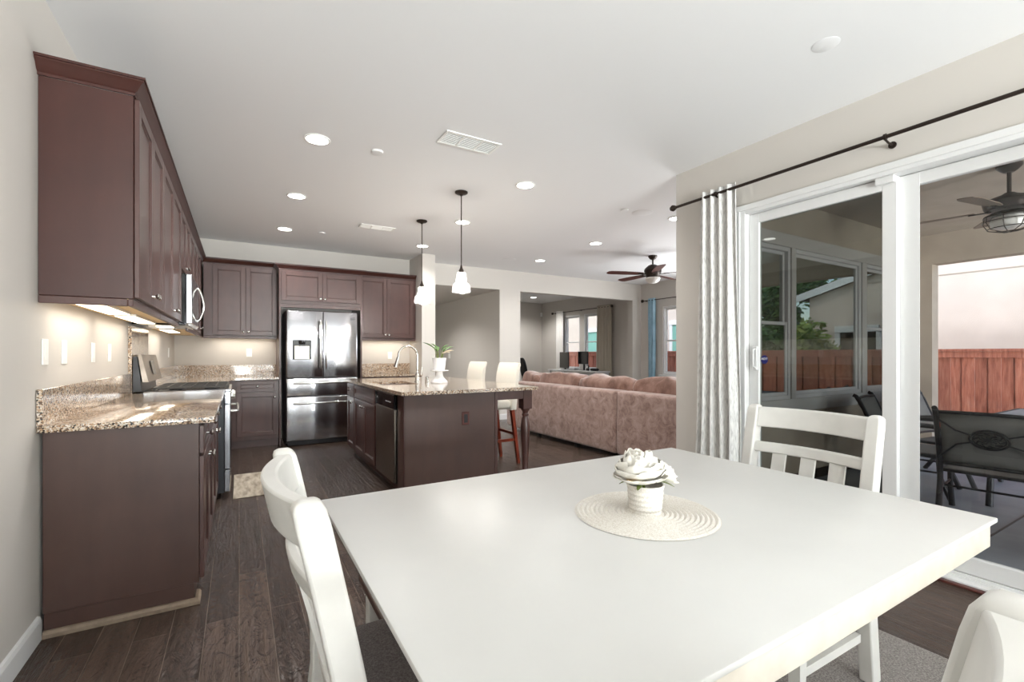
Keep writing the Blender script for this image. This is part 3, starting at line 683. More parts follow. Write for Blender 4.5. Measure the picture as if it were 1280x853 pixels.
b = B(); b.box(IX1+.031, 2.305, IY0+.002, IY0+.024, .80, .883, .002); b.box(2.385, 2.405, IY0+.11, IY1-.11, .80, .883, .002); b.box(IX1+.001, 2.305, IY1-.03, IY1-.008, .80, .883, .002); b.build('apron', 'espresso', t)
def turned(cx, cy):
    b = B(); b.box(cx-.048, cx+.048, cy-.048, cy+.048, .70, .883, .003)
    b.lathe([(.03, .10), (.034, .12), (.026, .14), (.028, .16), (.034, .3), (.042, .45), (.045, .53), (.036, .6), (.026, .625), (.034, .64), (.034, .65), (.026, .66), (.03, .675), (.042, .69), (.045, .702)], (cx, cy, 0), 24)
    b.lathe([(.024, .001), (.034, .02), (.036, .06), (.028, .09), (.03, .1)], (cx, cy, 0), 24); return b.build('turned_leg', 'espresso', t)
turned(2.36, IY0+.05); turned(2.36, IY1-.05)
mt = faceNX(IX0+.002, 0, 0)
panel(t, mt, -5.89, -5.52, .73, .87, 'drawer', (-5.70, .8)); panel(t, mt, -5.89, -5.52, .12, .72, 'door', (-5.56, .66))
panel(t, mt, -5.50, -4.575, .73, .87, 'drawer'); panel(t, mt, -5.50, -5.037, .12, .72, 'door', (-5.07, .66)); panel(t, mt, -5.037, -4.575, .12, .72, 'door', (-5.0, .66))
op = B().box(1.675, 1.745, IY0-.006, IY0-.0002, .60, .715, .003).build('outlet_cover', 'blade', t)
B().box(1.693, 1.727, IY0-.0085, IY0-.0062, .62, .695, .002).build('outlet_face', 'black_metal', op)
t = thing('dishwasher', 'stainless dishwasher with black control strip set in the island', 'dishwasher', (IX0, 3.87, .1))
B().box(IX0+.004, 1.74, 3.865, 4.53, .105, .882, .001).build('tub', 'black_metal', t)
B().box(IX0-.022, IX0+.0035, 3.90, 4.50, .115, .745, .005).build('door', 'steel_flat', t)
cp = B().box(IX0-.026, IX0+.0035, 3.89, 4.51, .748, .872, .005).build('control_panel', 'glassblack', t)
b = B(); b.box(IX0-.027, IX0-.0262, 4.42, 4.44, .81, .825); [b.box(IX0-.027, IX0-.0262, 3.98+k*.035, 4.0+k*.035, .80, .81) for k in range(5)]; b.build('buttons', 'silver_plastic', cp)
B().box(IX0-.028, IX0-.0261, 3.89, 4.51, .868, .8745).build('trim', 'chrome', cp)
# island worktop with sink cut-out
SX0, SX1, SY0, SY1 = 1.22, 1.60, 4.55, 5.20
t = thing('worktop', 'large speckled granite worktop on the island', 'worktop', (1.12, 3.64, CT0))
b = B(); x0, x1, y0, y1 = 1.122, 2.435, 3.64, 5.96
xs, ys = [x0, SX0, SX1, x1], [y0, SY0, SY1, y1]
g = [[[b.v((x, y, z)) for z in (CT0, CT1)] for y in ys] for x in xs]
for i in range(3):
    for j in range(3):
        if i == 1 and j == 1: continue
        for k in (0, 1): b.bm.faces.new((g[i][j][k], g[i+1][j][k], g[i+1][j+1][k], g[i][j+1][k]))
def sidef(p, q): b.bm.faces.new((g[p[0]][p[1]][0], g[q[0]][q[1]][0], g[q[0]][q[1]][1], g[p[0]][p[1]][1]))
for i in range(3): sidef((i, 0), (i+1, 0)); sidef((i, 3), (i+1, 3)); sidef((0, i), (0, i+1)); sidef((3, i), (3, i+1))
sidef((1, 1), (2, 1)); sidef((1, 2), (2, 2)); sidef((1, 1), (1, 2)); sidef((2, 1), (2, 2))
b.build('slab', 'granite', t)
b = B(); w = .012; b.box(SX0-w, SX0+.001, SY0-w, SY1+w, .72, CT0-.0005); b.box(SX1-.001, SX1+w, SY0-w, SY1+w, .72, CT0-.0005); b.box(SX0+.001, SX1-.001, SY0-w, SY0+.001, .72, CT0-.0005); b.box(SX0+.001, SX1-.001, SY1-.001, SY1+w, .72, CT0-.0005); b.box(SX0-w, SX1+w, SY0-w, SY1+w, .705, .7199)
sk = settle(b, 'sink', 'silver_plastic', (1.41, 4.88, .705), 'pale grey undermount sink sunk in the island worktop', 'sink', smooth=False)
fx, fy = 1.70, 4.95
t = thing('faucet', 'tall arched brushed-nickel kitchen faucet on the island', 'faucet', (fx, fy, CT1))
B().lathe([(.03, .0005), (.03, .008), (.022, .014), (.021, .09), (.017, .1)], (fx, fy, CT1), 20).build('base', 'chrome', t)
pts = [(fx, fy, CT1+.1), (fx, fy, CT1+.27)]
for k in range(11):
    a = math.pi*k/10*1.02; pts.append((fx-.105+.105*math.cos(a), fy, CT1+.29+.105*math.sin(a)))
pts += [(fx-.216, fy, CT1+.26)]
B().tube(pts, .0115, 12).build('spout', 'chrome', t)
B().tube([(fx-.213, fy, CT1+.275), (fx-.226, fy, CT1+.23), (fx-.243, fy, CT1+.165)], [.013, .017, .022], 14).build('spray_head', 'chrome', t)
B().tube([(fx+.005, fy-.015, CT1+.06), (fx+.03, fy-.04, CT1+.075), (fx+.04, fy-.05, CT1+.17)], [.007, .006, .005], 10).build('lever', 'chrome', t)
t = thing('soap_dispenser', 'small chrome air-gap cap beside the faucet on the island', 'dispenser', (1.77, 4.83, CT1))
B().lathe([(.022, .0005), (.022, .03), (.019, .034)], (1.77, 4.83, CT1), 16).build('collar', 'chrome', t)
B().lathe([(.018, .0345), (.018, .058), (.012, .064), (.002, .066)], (1.77, 4.83, CT1), 16).build('cap', 'chrome', t)
# cake stand with potted plant
px, py = 1.83, 4.62
t = thing('pedestal_stand', 'white porcelain pedestal stand on the island under a plant', 'stand', (px, py, CT1))
B().lathe([(.088, .0005), (.09, .01), (.085, .022), (.062, .045), (.04, .075), (.034, .115), (.036, .122)], (px, py, CT1), 32).build('foot', 'porcelain', t)
B().lathe([(.036, .1225), (.085, .126), (.098, .132), (.098, .138), (.09, .1375), (.03, .134)], (px, py, CT1), 36).build('plate', 'porcelain', t)
t = thing('potted_plant', 'white potted houseplant with green and pale leaves on the pedestal stand', 'plant', (px, py, CT1+.139))
zb = CT1+.1385
B().lathe([(.055, .0005), (.058, .004), (.073, .118), (.076, .12), (.076, .128), (.068, .128), (.066, .11), (.02, .108)], (px, py, zb), 32).build('pot', 'porcelain', t)
B().lathe([(.064, .104), (.03, .109), (.002, .11)], (px, py, zb), 20).build('soil', 'bark', t)
def leaf(b, p0, d, up, L, w, n=7):
    p0 = Vector(p0); d = Vector(d).normalized(); up = Vector(up); side = d.cross(up).normalized(); up = side.cross(d)
    prev = None
    for i in range(n+1):
        s_ = i/n; c = p0+d*L*s_-up*L*.22*s_*s_; ww = w*math.sin(math.pi*min(1, s_*.94+.06))**.8
        row = [b.v(c-side*ww+up*ww*.25), b.v(c), b.v(c+side*ww+up*ww*.25)]
        if prev: b.bm.faces.new((prev[0], prev[1], row[1], row[0])); b.bm.faces.new((prev[1], prev[2], row[2], row[1]))
        prev = row
zt2 = zb+.11
spec = [((-.02, 0), (-.8, .25, .75), .12, .14, .045, 'leaf'), ((.0, .02), (-.35, .2, 1), .12, .09, .048, 'leaf'), ((.01, 0), (.35, -.1, 1), .10, .10, .05, 'leaf'),
        ((.02, -.01), (.9, .15, .6), .10, .13, .045, 'leaf'), ((.01, -.02), (.75, -.25, .42), .075, .115, .045, 'leaf_pale'), ((.0, -.03), (.6, -.7, .35), .07, .09, .042, 'leaf_pale'), ((-.01, .02), (.1, .7, .7), .1, .1, .03, 'leaf'), ((.02, 0), (.5, -.45, .8), .09, .08, .024, 'leaf')]
for (ox, oy), d, sl, L, w, mm in spec:
    dv = Vector(d).normalized(); p0 = Vector((px+ox, py+oy, zt2-.005)); p1 = p0+Vector((dv.x*.35, dv.y*.35, 1)).normalized()*sl
    B().tube([p0, (p0+p1)/2+Vector((.004, 0, 0)), p1], .0032, 6).build('stem', 'stemgreen', t)
    b = B(); leaf(b, p1, d if d[2] < .9 else (d[0], d[1], .5), (0, 0, 1), L, w); o = b.build('leaf', mm, t)
    md = o.modifiers.new('t', 'SOLIDIFY'); md.thickness = .0012

# ------------------------------------------------------------------ bar stools
def make_stool(loc, label):
    t = thing('bar_stool', label, 'bar stool', loc, 0, 'upholstered bar stools at the island'); t['_w'] = (0, 0, 0)
    # local: front = -X, back at +X
    b = B(); b.pillow(-.03, 0, .665, .44, .44, .12, .3, 12); b.build('seat', 'cream_fabric', t, local=True)
    b = B(); w = .225
    prof = [(.17, .60), (.185, .72), (.20, .85), (.222, 1.0), (.25, 1.09), (.275, 1.125), (.295, 1.12), (.298, 1.095)]
    pf = [(x, z) for x, z in prof]; bk = [(x+.055 if z < 1.05 else x+.02, z-.0 if z < 1.05 else z-.03) for x, z in prof[:5]]
    poly = pf+[(.285, 1.07), (.272, 1.0), (.256, .85), (.24, .72), (.225, .60)]
    rows = []
    for y, k in ((-w, .985), (-w+.02, 1), (w-.02, 1), (w, .985)):
        cx = sum(p[0] for p in poly)/len(poly); cz = sum(p[1] for p in poly)/len(poly)
        rows.append([b.v((cx+(x-cx)*(.8 if k < 1 else 1), y, cz+(z-cz)*k)) for x, z in poly])
    for A, C in zip(rows, rows[1:]):
        for k in range(len(poly)): b.bm.faces.new((A[k], A[(k+1) % len(poly)], C[(k+1) % len(poly)], C[k]))
    b.bm.faces.new(rows[0][::-1]); b.bm.faces.new(rows[-1]); b.build('backrest', 'cream_fabric', t, local=True, ang=60)
    for sy in (-1, 1):
        b = B(); b.beam((.195, sy*.19, .60), (.27, sy*.20, .001), .038, .045, (0, 1, 0), .03, .032); b.build('leg', 'cherry', t, local=True)
        b = B(); b.beam((-.21, sy*.19, .61), (-.215, sy*.19, .001), .038, .038, (0, 1, 0), .028, .028); b.build('leg', 'cherry', t, local=True)
    b = B()
    for sy in (-1, 1): b.beam((-.20, sy*.19, .27), (.22, sy*.196, .27), .02, .03)
    b.beam((-.213, -.18, .22), (-.213, .18, .22), .02, .035); b.beam((.235, -.18, .33), (.235, .18, .33), .02, .03)
    b.build('stretcher', 'cherry', t, local=True)
    return t
st1 = make_stool((2.42, 4.62, 0), 'cream upholstered bar stool with cherry legs, nearer one at the island')
copy_tree(st1, (2.42, 5.44, 0), 0, 'cream upholstered bar stool with cherry legs, farther one at the island')

# ------------------------------------------------------------------ pendants, ceiling fixtures
def pendant(x, y, label):
    t = thing('pendant_light', label, 'light', (x, y, H), 0, 'glass pendant lights over the island')
    B().lathe([(.062, -.0005), (.062, -.012), (.05, -.02), (.02, -.026), (.009, -.04)], (x, y, H), 24).build('canopy', 'bronze', t)
    B().tube([(x, y, H-.035), (x, y, 2.05)], .0055, 8).build('rod', 'bronze', t)
    B().lathe([(.008, .06), (.014, .03), (.026, .01), (.026, -.02)], (x, y, 2.02), 18).build('socket', 'bronze', t)
    r = [(.03, 2.015), (.045, 2.005), (.05, 1.985), (.044, 1.965), (.05, 1.955), (.054, 1.93), (.05, 1.912), (.06, 1.908), (.078, 1.89), (.085, 1.86), (.087, 1.83), (.087, 1.817)]
    b = B(); n = 32; rr = r+[(a-.004, z) for a, z in r[::-1]]; rings = []
    for a, z in rr: rings.append([b.v((x+a*(1+.025*(k % 2))*math.cos(k*2*math.pi/n), y+a*(1+.025*(k % 2))*math.sin(k*2*math.pi/n), z)) for k in range(n)])
    for i in range(len(rings)):
        A, C = rings[i], rings[(i+1) % len(rings)]
        for k in range(n): b.bm.faces.new((A[k], A[(k+1) % n], C[(k+1) % n], C[k]))
    b.build('shade', 'shade_glass', t)
    B().lathe([(.002, -.045), (.02, -.035), (.03, -.01), (.028, .015), (.014, .04), (.012, .05)], (x, y, 1.945), 16).build('bulb', 'bulb', t)
    lamp('lamp_glow', 'POINT', (0, 0, 1.80-H), 13, (1, .95, .88), parent=t, shadow_soft_size=.03)
pendant(1.85, 4.10, 'clear ribbed glass pendant light on a dark rod, nearer one over the island')
pendant(1.85, 5.22, 'clear ribbed glass pendant light on a dark rod, farther one over the island')
def downlight(x, y, label, first=[None]):
    if first[0] is None:
        t = thing('recessed_light', label, 'light', (x, y, H), 0, 'recessed ceiling lights'); t['_w'] = (0, 0, 0)
        b = B(); b.lathe([(.076, -.0005), (.092, -.0005), (.092, -.004), (.088, -.007), (.076, -.007)], (0, 0, 0), 32, cap=False); b.bm.verts.ensure_lookup_table()
        b.build('trim_ring', 'plate', t, local=True)
        B().lathe([(.077, -.0008), (.077, -.0045), (.001, -.0048)], (0, 0, 0), 32).build('lens', 'led', t, local=True)
        first[0] = t
    else: t = copy_tree(first[0], (x, y, H), 0, label)
    for c in [c for c in t.children if c.type == 'LIGHT']: bpy.data.objects.remove(c)
    lamp('lamp_glow', 'SPOT', (0, 0, -.03), DOWN*4, (1, .98, .95), parent=t, spot_size=R(150), spot_blend=.6, shadow_soft_size=.07)
rows = [('over the kitchen aisle by the left cabinets', .49), ('over the island', 2.285), ('over the family room sofa', 4.34)]
cols = [('nearest', 3.63), ('middle', 5.03), ('farthest', 6.43)]
for rn, x in rows:
    for cn, y in cols: downlight(x, y, 'glowing round ceiling downlight, %s of the row %s' % (cn, rn))
downlight(7.0, 10.7, 'glowing round ceiling downlight in the office room beyond the opening')
downlight(2.75, 8.95, 'added out-of-view round ceiling downlight lighting the hallway beyond the kitchen column')  # added lamp, never in view, to brighten the hall wall
bpy.data.objects['recessed_light.010'].location.z = 2.42
for _o in ('recessed_light.009', 'recessed_light.010'):
    for _c in bpy.data.objects[_o].children:
        if _c.type == 'LIGHT': _c.data.energy = 110
def vent(x0, x1, y0, y1, label):
    t = thing('ceiling_vent', label, 'vent', ((x0+x1)/2, (y0+y1)/2, H), 0, 'ceiling air vents')
    b = B(); f = .022
    b.box(x0, x1, y0, y0+f, H-.008, H-.0005, .002); b.box(x0, x1, y1-f, y1, H-.008, H-.0005, .002); b.box(x0, x0+f, y0+f, y1-f, H-.008, H-.0005, .002); b.box(x1-f, x1, y0+f, y1-f, H-.008, H-.0005, .002)
    n = 3
    for k in (1, 2): xx = x0+(x1-x0)*k/3; b.box(xx-.006, xx+.006, y0+f, y1-f, H-.008, H-.0005)
    b.build('frame', 'plate', t)
    b = B()
    for k in range(9):
        yy = y0+f+(y1-y0-2*f)*(k+.5)/9; b.beam((x0+f, yy, H-.005), (x1-f, yy, H-.005), .0055, .0012, (0, .6, 1))
    b.build('slats', 'plate', t)
    B().box(x0+f, x1-f, y0+f, y1-f, H-.0012, H-.0004).build('duct', 'steel_dark', t)
vent(1.25, 1.69, 3.01, 3.22, 'white rectangular ceiling air vent, nearer larger-looking one')
vent(1.26, 1.68, 5.69, 5.86, 'white rectangular ceiling air vent farther back near the kitchen')
def disc(name, x, y, r, label, cat, h=.012):
    settle(B().lathe([(r, -.0005), (r, -h*.4), (r*.85, -h), (.001, -h)], (x, y, H), 32), name, 'ceiling', (x, y, H), label, cat)
disc('sprinkler_cover', .92, 3.61, .045, 'small round white ceiling cap nearest the kitchen cabinets', 'ceiling cap')
disc('sprinkler_cover', .92, 6.39, .045, 'small round white ceiling cap far back before the refrigerator', 'ceiling cap')
disc('sprinkler_cover', 3.6, 3.7, .04, 'small round white ceiling cap beside the round ceiling speaker', 'ceiling cap')
disc('ceiling_speaker', 3.85, 3.68, .115, 'round flush ceiling speaker near the end of the patio door wall', 'speaker', .006)
disc('ceiling_speaker', 3.85, 6.62, .115, 'round flush ceiling speaker far back by the family room', 'speaker', .006)
disc('ceiling_cover', 2.56, 1.21, .062, 'round white ceiling cover near the patio door', 'ceiling cap', .0025)

# family room ceiling fan
fx, fy = 5.68, 5.21
t = thing('ceiling_fan', 'dark bronze ceiling fan with cherry blades and white bowl light', 'ceiling fan', (fx, fy, H))
B().lathe([(.07, -.0005), (.07, -.02), (.05, -.05), (.02, -.065)], (fx, fy, H), 24).build('canopy', 'bronze', t)
B().tube([(fx, fy, H-.06), (fx, fy, 2.64)], .013, 10).build('downrod', 'bronze', t)
B().lathe([(.03, .19), (.07, .175), (.12, .13), (.135, .1), (.13, .06), (.11, .03), (.105, .0), (.1, -.02)], (fx, fy, 2.46), 28).build('motor', 'bronze', t)
B().lathe([(.11, 0), (.115, -.02), (.1, -.055), (.06, -.085), (.002, -.095)], (fx, fy, 2.44), 28).build('light_bowl', 'frosted', t)
for k in range(5):
    a = R(160+72*k); ca, sa = math.cos(a), math.sin(a); m = Matrix.Translation((fx, fy, 2.5)) @ Matrix.Rotation(a, 4, 'Z') @ Matrix.Rotation(R(9), 4, 'X')
    b = B(m); pts = [(.17, .045), (.25, .06), (.5, .072), (.72, .07), (.76, .05), (.77, 0)]; loop = pts+[(x, -y) for x, y in pts[-2::-1]]
    q0 = [b.v((x, y, .003)) for x, y in loop]; q1 = [b.v((x, y, -.003)) for x, y in loop]; b.bm.faces.new(q0); b.bm.faces.new(q1[::-1])
    for i in range(len(loop)): b.bm.faces.new((q0[i], q0[(i+1) % len(loop)], q1[(i+1) % len(loop)], q1[i]))
    bl = b.build('blade', 'blade', t); b = B(m); b.box(.09, .2, -.02, .02, -.012, -.0035, .002); b.box(.19, .25, -.035, .035, -.009, -.0035, .002); b.build('blade_iron', 'bronze', bl)

# ------------------------------------------------------------------ sofa
SXB = 3.75
t = thing('sofa', 'long mauve-brown chenille sectional sofa seen from behind', 'sofa', (SXB, 2.95, 0))
def backsec(y0, y1):
    b = B(); b.box(SXB, SXB+.24, y0+.004, y1-.004, .06, .79, .035, 3); bmesh.ops.subdivide_edges(b.bm, edges=[e for e in b.bm.edges if e.calc_length() > .3], cuts=6, use_grid_fill=True)
    for v in b.bm.verts: v.co += Vector((1, 0, .7))*.012*noise.noise(v.co*2.1)
    return b.build('back', 'sofa', t, ang=50)
backsec(4.0, 6.55); backsec(2.95, 4.0)
b = B(); b.box(SXB+.245, SXB+.98, 3.17, 6.34, .06, .30, .02); b.build('base', 'sofa', t)
for i, (a, c) in enumerate(((3.17, 4.2), (4.2, 5.27), (5.27, 6.34))):
    b = B(); b.pillow(SXB+.63, (a+c)/2, .375, .72, c-a, .18, .25, 12); b.build('seat_cushion', 'sofa', t)
for i, (a, c, hh) in enumerate(((2.99, 3.97, .34), (3.97, 4.97, .33), (4.97, 5.93, .33), (5.93, 6.42, .30))):
    b = B(); b.pillow(SXB+.34, (a+c)/2, .775, .26, c-a+.02, hh, .3, 18, .05, i); b.build('back_cushion', 'cushion', t)
for y0_ in (2.95, 6.345):
    b = B(); b.box(SXB+.245, SXB+.98, y0_, y0_+.205, .06, .62, .05, 3); b.build('arm', 'sofa', t)
b = B()
for y in (3.05, 3.95, 4.8, 5.7, 6.4):
    for x in (SXB+.08, SXB+.9): b.box(x-.025, x+.025, y-.025, y+.025, .001, .06)
b.build('feet', 'black_metal', t)

# ------------------------------------------------------------------ office corner
t = thing('desk', 'white desk under the office window behind the sofa', 'desk', (7.7, 9.5, 0))
B().box(7.42, 7.92, 8.62, 10.62, .765, .80, .003).build('desktop', 'white', t)
b = B(); b.box(7.5, 7.9, 8.66, 9.35, .05, .764, .003); dk = b.build('drawer_unit', 'white', t)
for z in (.1, .33, .56): B().box(7.485, 7.499, 8.69, 9.32, z, z+.2, .002).build('drawer', 'white', dk)
b = B(); b.box(7.46, 7.5, 10.54, 10.6, .001, .764); b.box(7.86, 7.9, 10.54, 10.6, .001, .764); b.box(7.46, 7.9, 8.66, 8.70, .001, .0495); b.box(7.46, 7.9, 9.3, 9.34, .001, .0495); b.build('leg', 'white', t)
def monitor(x, y, w, h, z, rz, label):
    t = thing('monitor', label, 'monitor', (x, y, .80), rz, 'monitors on the office desk'); t['_w'] = (0, 0, 0)
    B().box(-.012, .02, -w/2, w/2, z, z+h, .004).build('housing', 'black_metal', t, local=True)
    B().box(-.0135, -.0121, -w/2+.01, w/2-.01, z+.01, z+h-.01).build('screen', 'screen', t, local=True)
    b = B(); b.box(.021, .045, -.03, .03, .005, z+h*.5); b.box(-.06, .12, -.11, .11, .0005, .01, .002); b.build('stand', 'black_metal', t, local=True)
monitor(7.68, 10.2, .72, .44, .04, R(-18), 'large black computer monitor, left one on the white desk')
monitor(7.7, 9.42, .5, .33, .16, R(-10), 'smaller black computer monitor, right one on the white desk')
t = thing('storage_box', 'small silver box between the two monitors on the white desk', 'box', (7.66, 9.62, .80)); t['_w'] = (7.66, 9.62, .8)
B().box(7.56, 7.72, 9.6, 9.86, .801, .86, .01).build('case', 'silver_plastic', t)
t = thing('desk_clock', 'round white-faced black clock on the desk by the right monitor', 'clock', (7.6, 9.1, .8))
b = B(); b.lathe([(.03, 0), (.05, .004), (.05, .03), (.03, .034)], (7.6, 9.1, .9), 20, Matrix.Rotation(R(-90), 4, 'Y')); b.box(7.57, 7.61, 9.06, 9.14, .801, .86); b.build('case', 'black_metal', t)
B().lathe([(.038, .0345), (.001, .036)], (7.6, 9.1, .9), 20, Matrix.Rotation(R(-90), 4, 'Y')).build('dial', 'plate', t)
settle(B().pillow(7.6, 8.85, .835, .12, .26, .068, .5, 10), 'speaker', 'black_fabric', (7.6, 8.85, .801), 'low black speaker at the right end of the white desk', 'speaker')
t = thing('office_chair', 'black office chair in front of the white desk', 'chair', (7.0, 10.75, 0), R(-15)); t['_w'] = (0, 0, 0)
B().pillow(0, 0, .47, .5, .5, .1, .4, 12).build('seat', 'black_fabric', t, local=True)
b = B(); b.M = Matrix.Translation((-.26, 0, .82)) @ Matrix.Rotation(R(-12), 4, 'Y'); b.pillow(0, 0, 0, .1, .5, .62, .5, 14); b.build('backrest', 'black_fabric', t, local=True)
b = B(); b.tube([(-.1, 0, .42), (-.27, 0, .45), (-.29, 0, .6)], .02); b.cyl((0, 0, .1), (0, 0, .43), .028)
for k in range(5): a = R(72*k+20); b.beam((0, 0, .1), (.3*math.cos(a), .3*math.sin(a), .06), .05, .03)
b.build('base', 'black_metal', t, local=True)
for k in range(5): a = R(72*k+20); B().lathe([(.026, -.012), (.03, 0), (.026, .012)], (.3*math.cos(a), .3*math.sin(a), .0305), 14, Matrix.Rotation(a, 4, 'Z') @ Matrix.Rotation(R(90), 4, 'X')).build('caster', 'black_metal', t, local=True)
def rod_back(x, y0, y1, z, label, cat='curtain rod'):
    t = thing('curtain_rod', label, cat, (x, (y0+y1)/2, z))
    B().tube([(x, y0, z), (x, y1, z)], .009, 8).build('pole', 'bronze', t)
    for y in (y0, y1): B().pillow(x, y, z, .07, .07, .07, 1, 10).build('finial', 'bronze', t)
    for y in (y0+.07, (y0+y1)/2, y1-.07): B().box(x, x+.078, y-.008, y+.008, z-.01, z+.004).build('bracket', 'bronze', t)
rod_back(8.0, 8.66, 11.2, 2.42, 'dark curtain rod above the office window')
curtain('curtain', 10.66, 10.98, 7.99, .05, 2.47, 4, .03, 'white_sheer', 'white curtain at the left side of the office window', 2, 50)
curtain('curtain', 8.66, 9.2, 7.99, .05, 2.47, 5, .035, 'beige_curtain', 'wide beige curtain at the right side of the office window', 3, 60, swell=.05)
rod_back(7.74, 3.0, 7.4, 2.4, 'dark curtain rod above the family room window with the blue curtain')
curtain('curtain', 7.02, 7.22, 7.735, .05, 2.44, 2.5, .03, 'teal_sky', 'narrow light blue curtain left of the family room window', 5, 40)
settle(B().box(8.0, 8.06, 11.80, 11.86, 2.38, 2.5, .012), 'motion_sensor', 'plate', (8.05, 11.85, 2.4), 'small white motion sensor high in the office corner', 'sensor')

# ------------------------------------------------------------------ wall plates
def plate(mtx, label, rocker=True, w=.07, h=.115):
    p = mtx @ Vector((0, 0, 0)); t = thing('light_switch' if rocker else 'outlet', label, 'switch' if rocker else 'outlet', tuple(p), 0, 'white wall plates')
    B(mtx).box(-w/2, w/2, -h/2, h/2, .0005, .006, .002).build('cover', 'plate', t)
    b = B(mtx); b.box(-.016, .016, -.033, .033, .0062, .0085, .001)
    b.build('rocker' if rocker else 'socket', 'plate', t); return t
plate(faceX(XL, 2.80, 1.23), 'white wall switch plate closest to the camera on the left wall')
plate(faceX(XL, 3.06, 1.23), 'white wall plate on the left wall, second from the near cabinet end')
plate(faceX(XL, 3.58, 1.23), 'white wall plate on the left wall, third from the near cabinet end')
plate(faceX(XL, 3.98, 1.23), 'white wall plate on the left wall, fourth and nearest the range')
plate(faceX(XL, 6.95, 1.24), 'white wall plate on the left wall deep in the kitchen corner', False)
plate(faceNY(.12, YB, 1.24), 'white wall plate on the back wall above the corner worktop')
plate(faceNY(2.12, YB, 1.2), 'white wall plate on the back wall behind the island faucet', False)
plate(faceNX(4.17, 9.9, 1.18), 'white wall plate on the hallway wall behind the island plant', w=.11)

# ------------------------------------------------------------------ dining table
TX0, TX1, TY0, TY1, TZ = .222, 1.835, .425, 1.565, .76
t = thing('dining_table', 'large white rectangular dining table in the foreground', 'table', ((TX0+TX1)/2, (TY0+TY1)/2, 0))
B().box(TX0, TX1, TY0, TY1, TZ-.013, TZ, .003, 2).build('tabletop', 'table_white', t)
B().box(TX0+.04, TX1-.045, TY0+.004, TY1-.03, TZ-.073, TZ-.0132, .003, 2).build('underlayer', 'table_edge', t)
ym = (TY0+TY1)/2
for x in (TX0+.42, TX1-.42):
    B().hexa([(x+i*.05, ym+j*.05, .06) for i, j in ((-1, -1), (1, -1), (1, 1), (-1, 1))], [(x+i*.045, ym+j*.06, TZ-.0735) for i, j in ((-1, -1), (1, -1), (1, 1), (-1, 1))]).build('leg', 'chair_white', t)
    B().box(x-.045, x+.045, ym-.3, ym+.3, .008, .0595, .006).build('foot', 'chair_white', t)
B().box(TX0+.475, TX1-.475, ym-.02, ym+.02, .25, .33, .004).build('stretcher', 'chair_white', t)
t = thing('bench', 'low bench with dark seat and white legs tucked under the dining table', 'bench', (1.05, 1.4, 0))
BX0, BX1, BY0, BY1 = .355, 1.55, 1.31, 1.66
B().box(BX0, BX1, BY0, BY1, .425, .455, .014, 3).build('seat', 'espresso_base', t)
B().box(BX0+.05, BX1-.05, BY0+.04, BY1-.04, .36, .4245, .002).build('apron', 'chair_white', t)
for x in (BX0+.05, BX1-.05):
    for y in (BY0+.05, BY1-.05): B().box(x-.028, x+.028, y-.028, y+.028, .001, .424, .003).build('leg', 'chair_white', t)

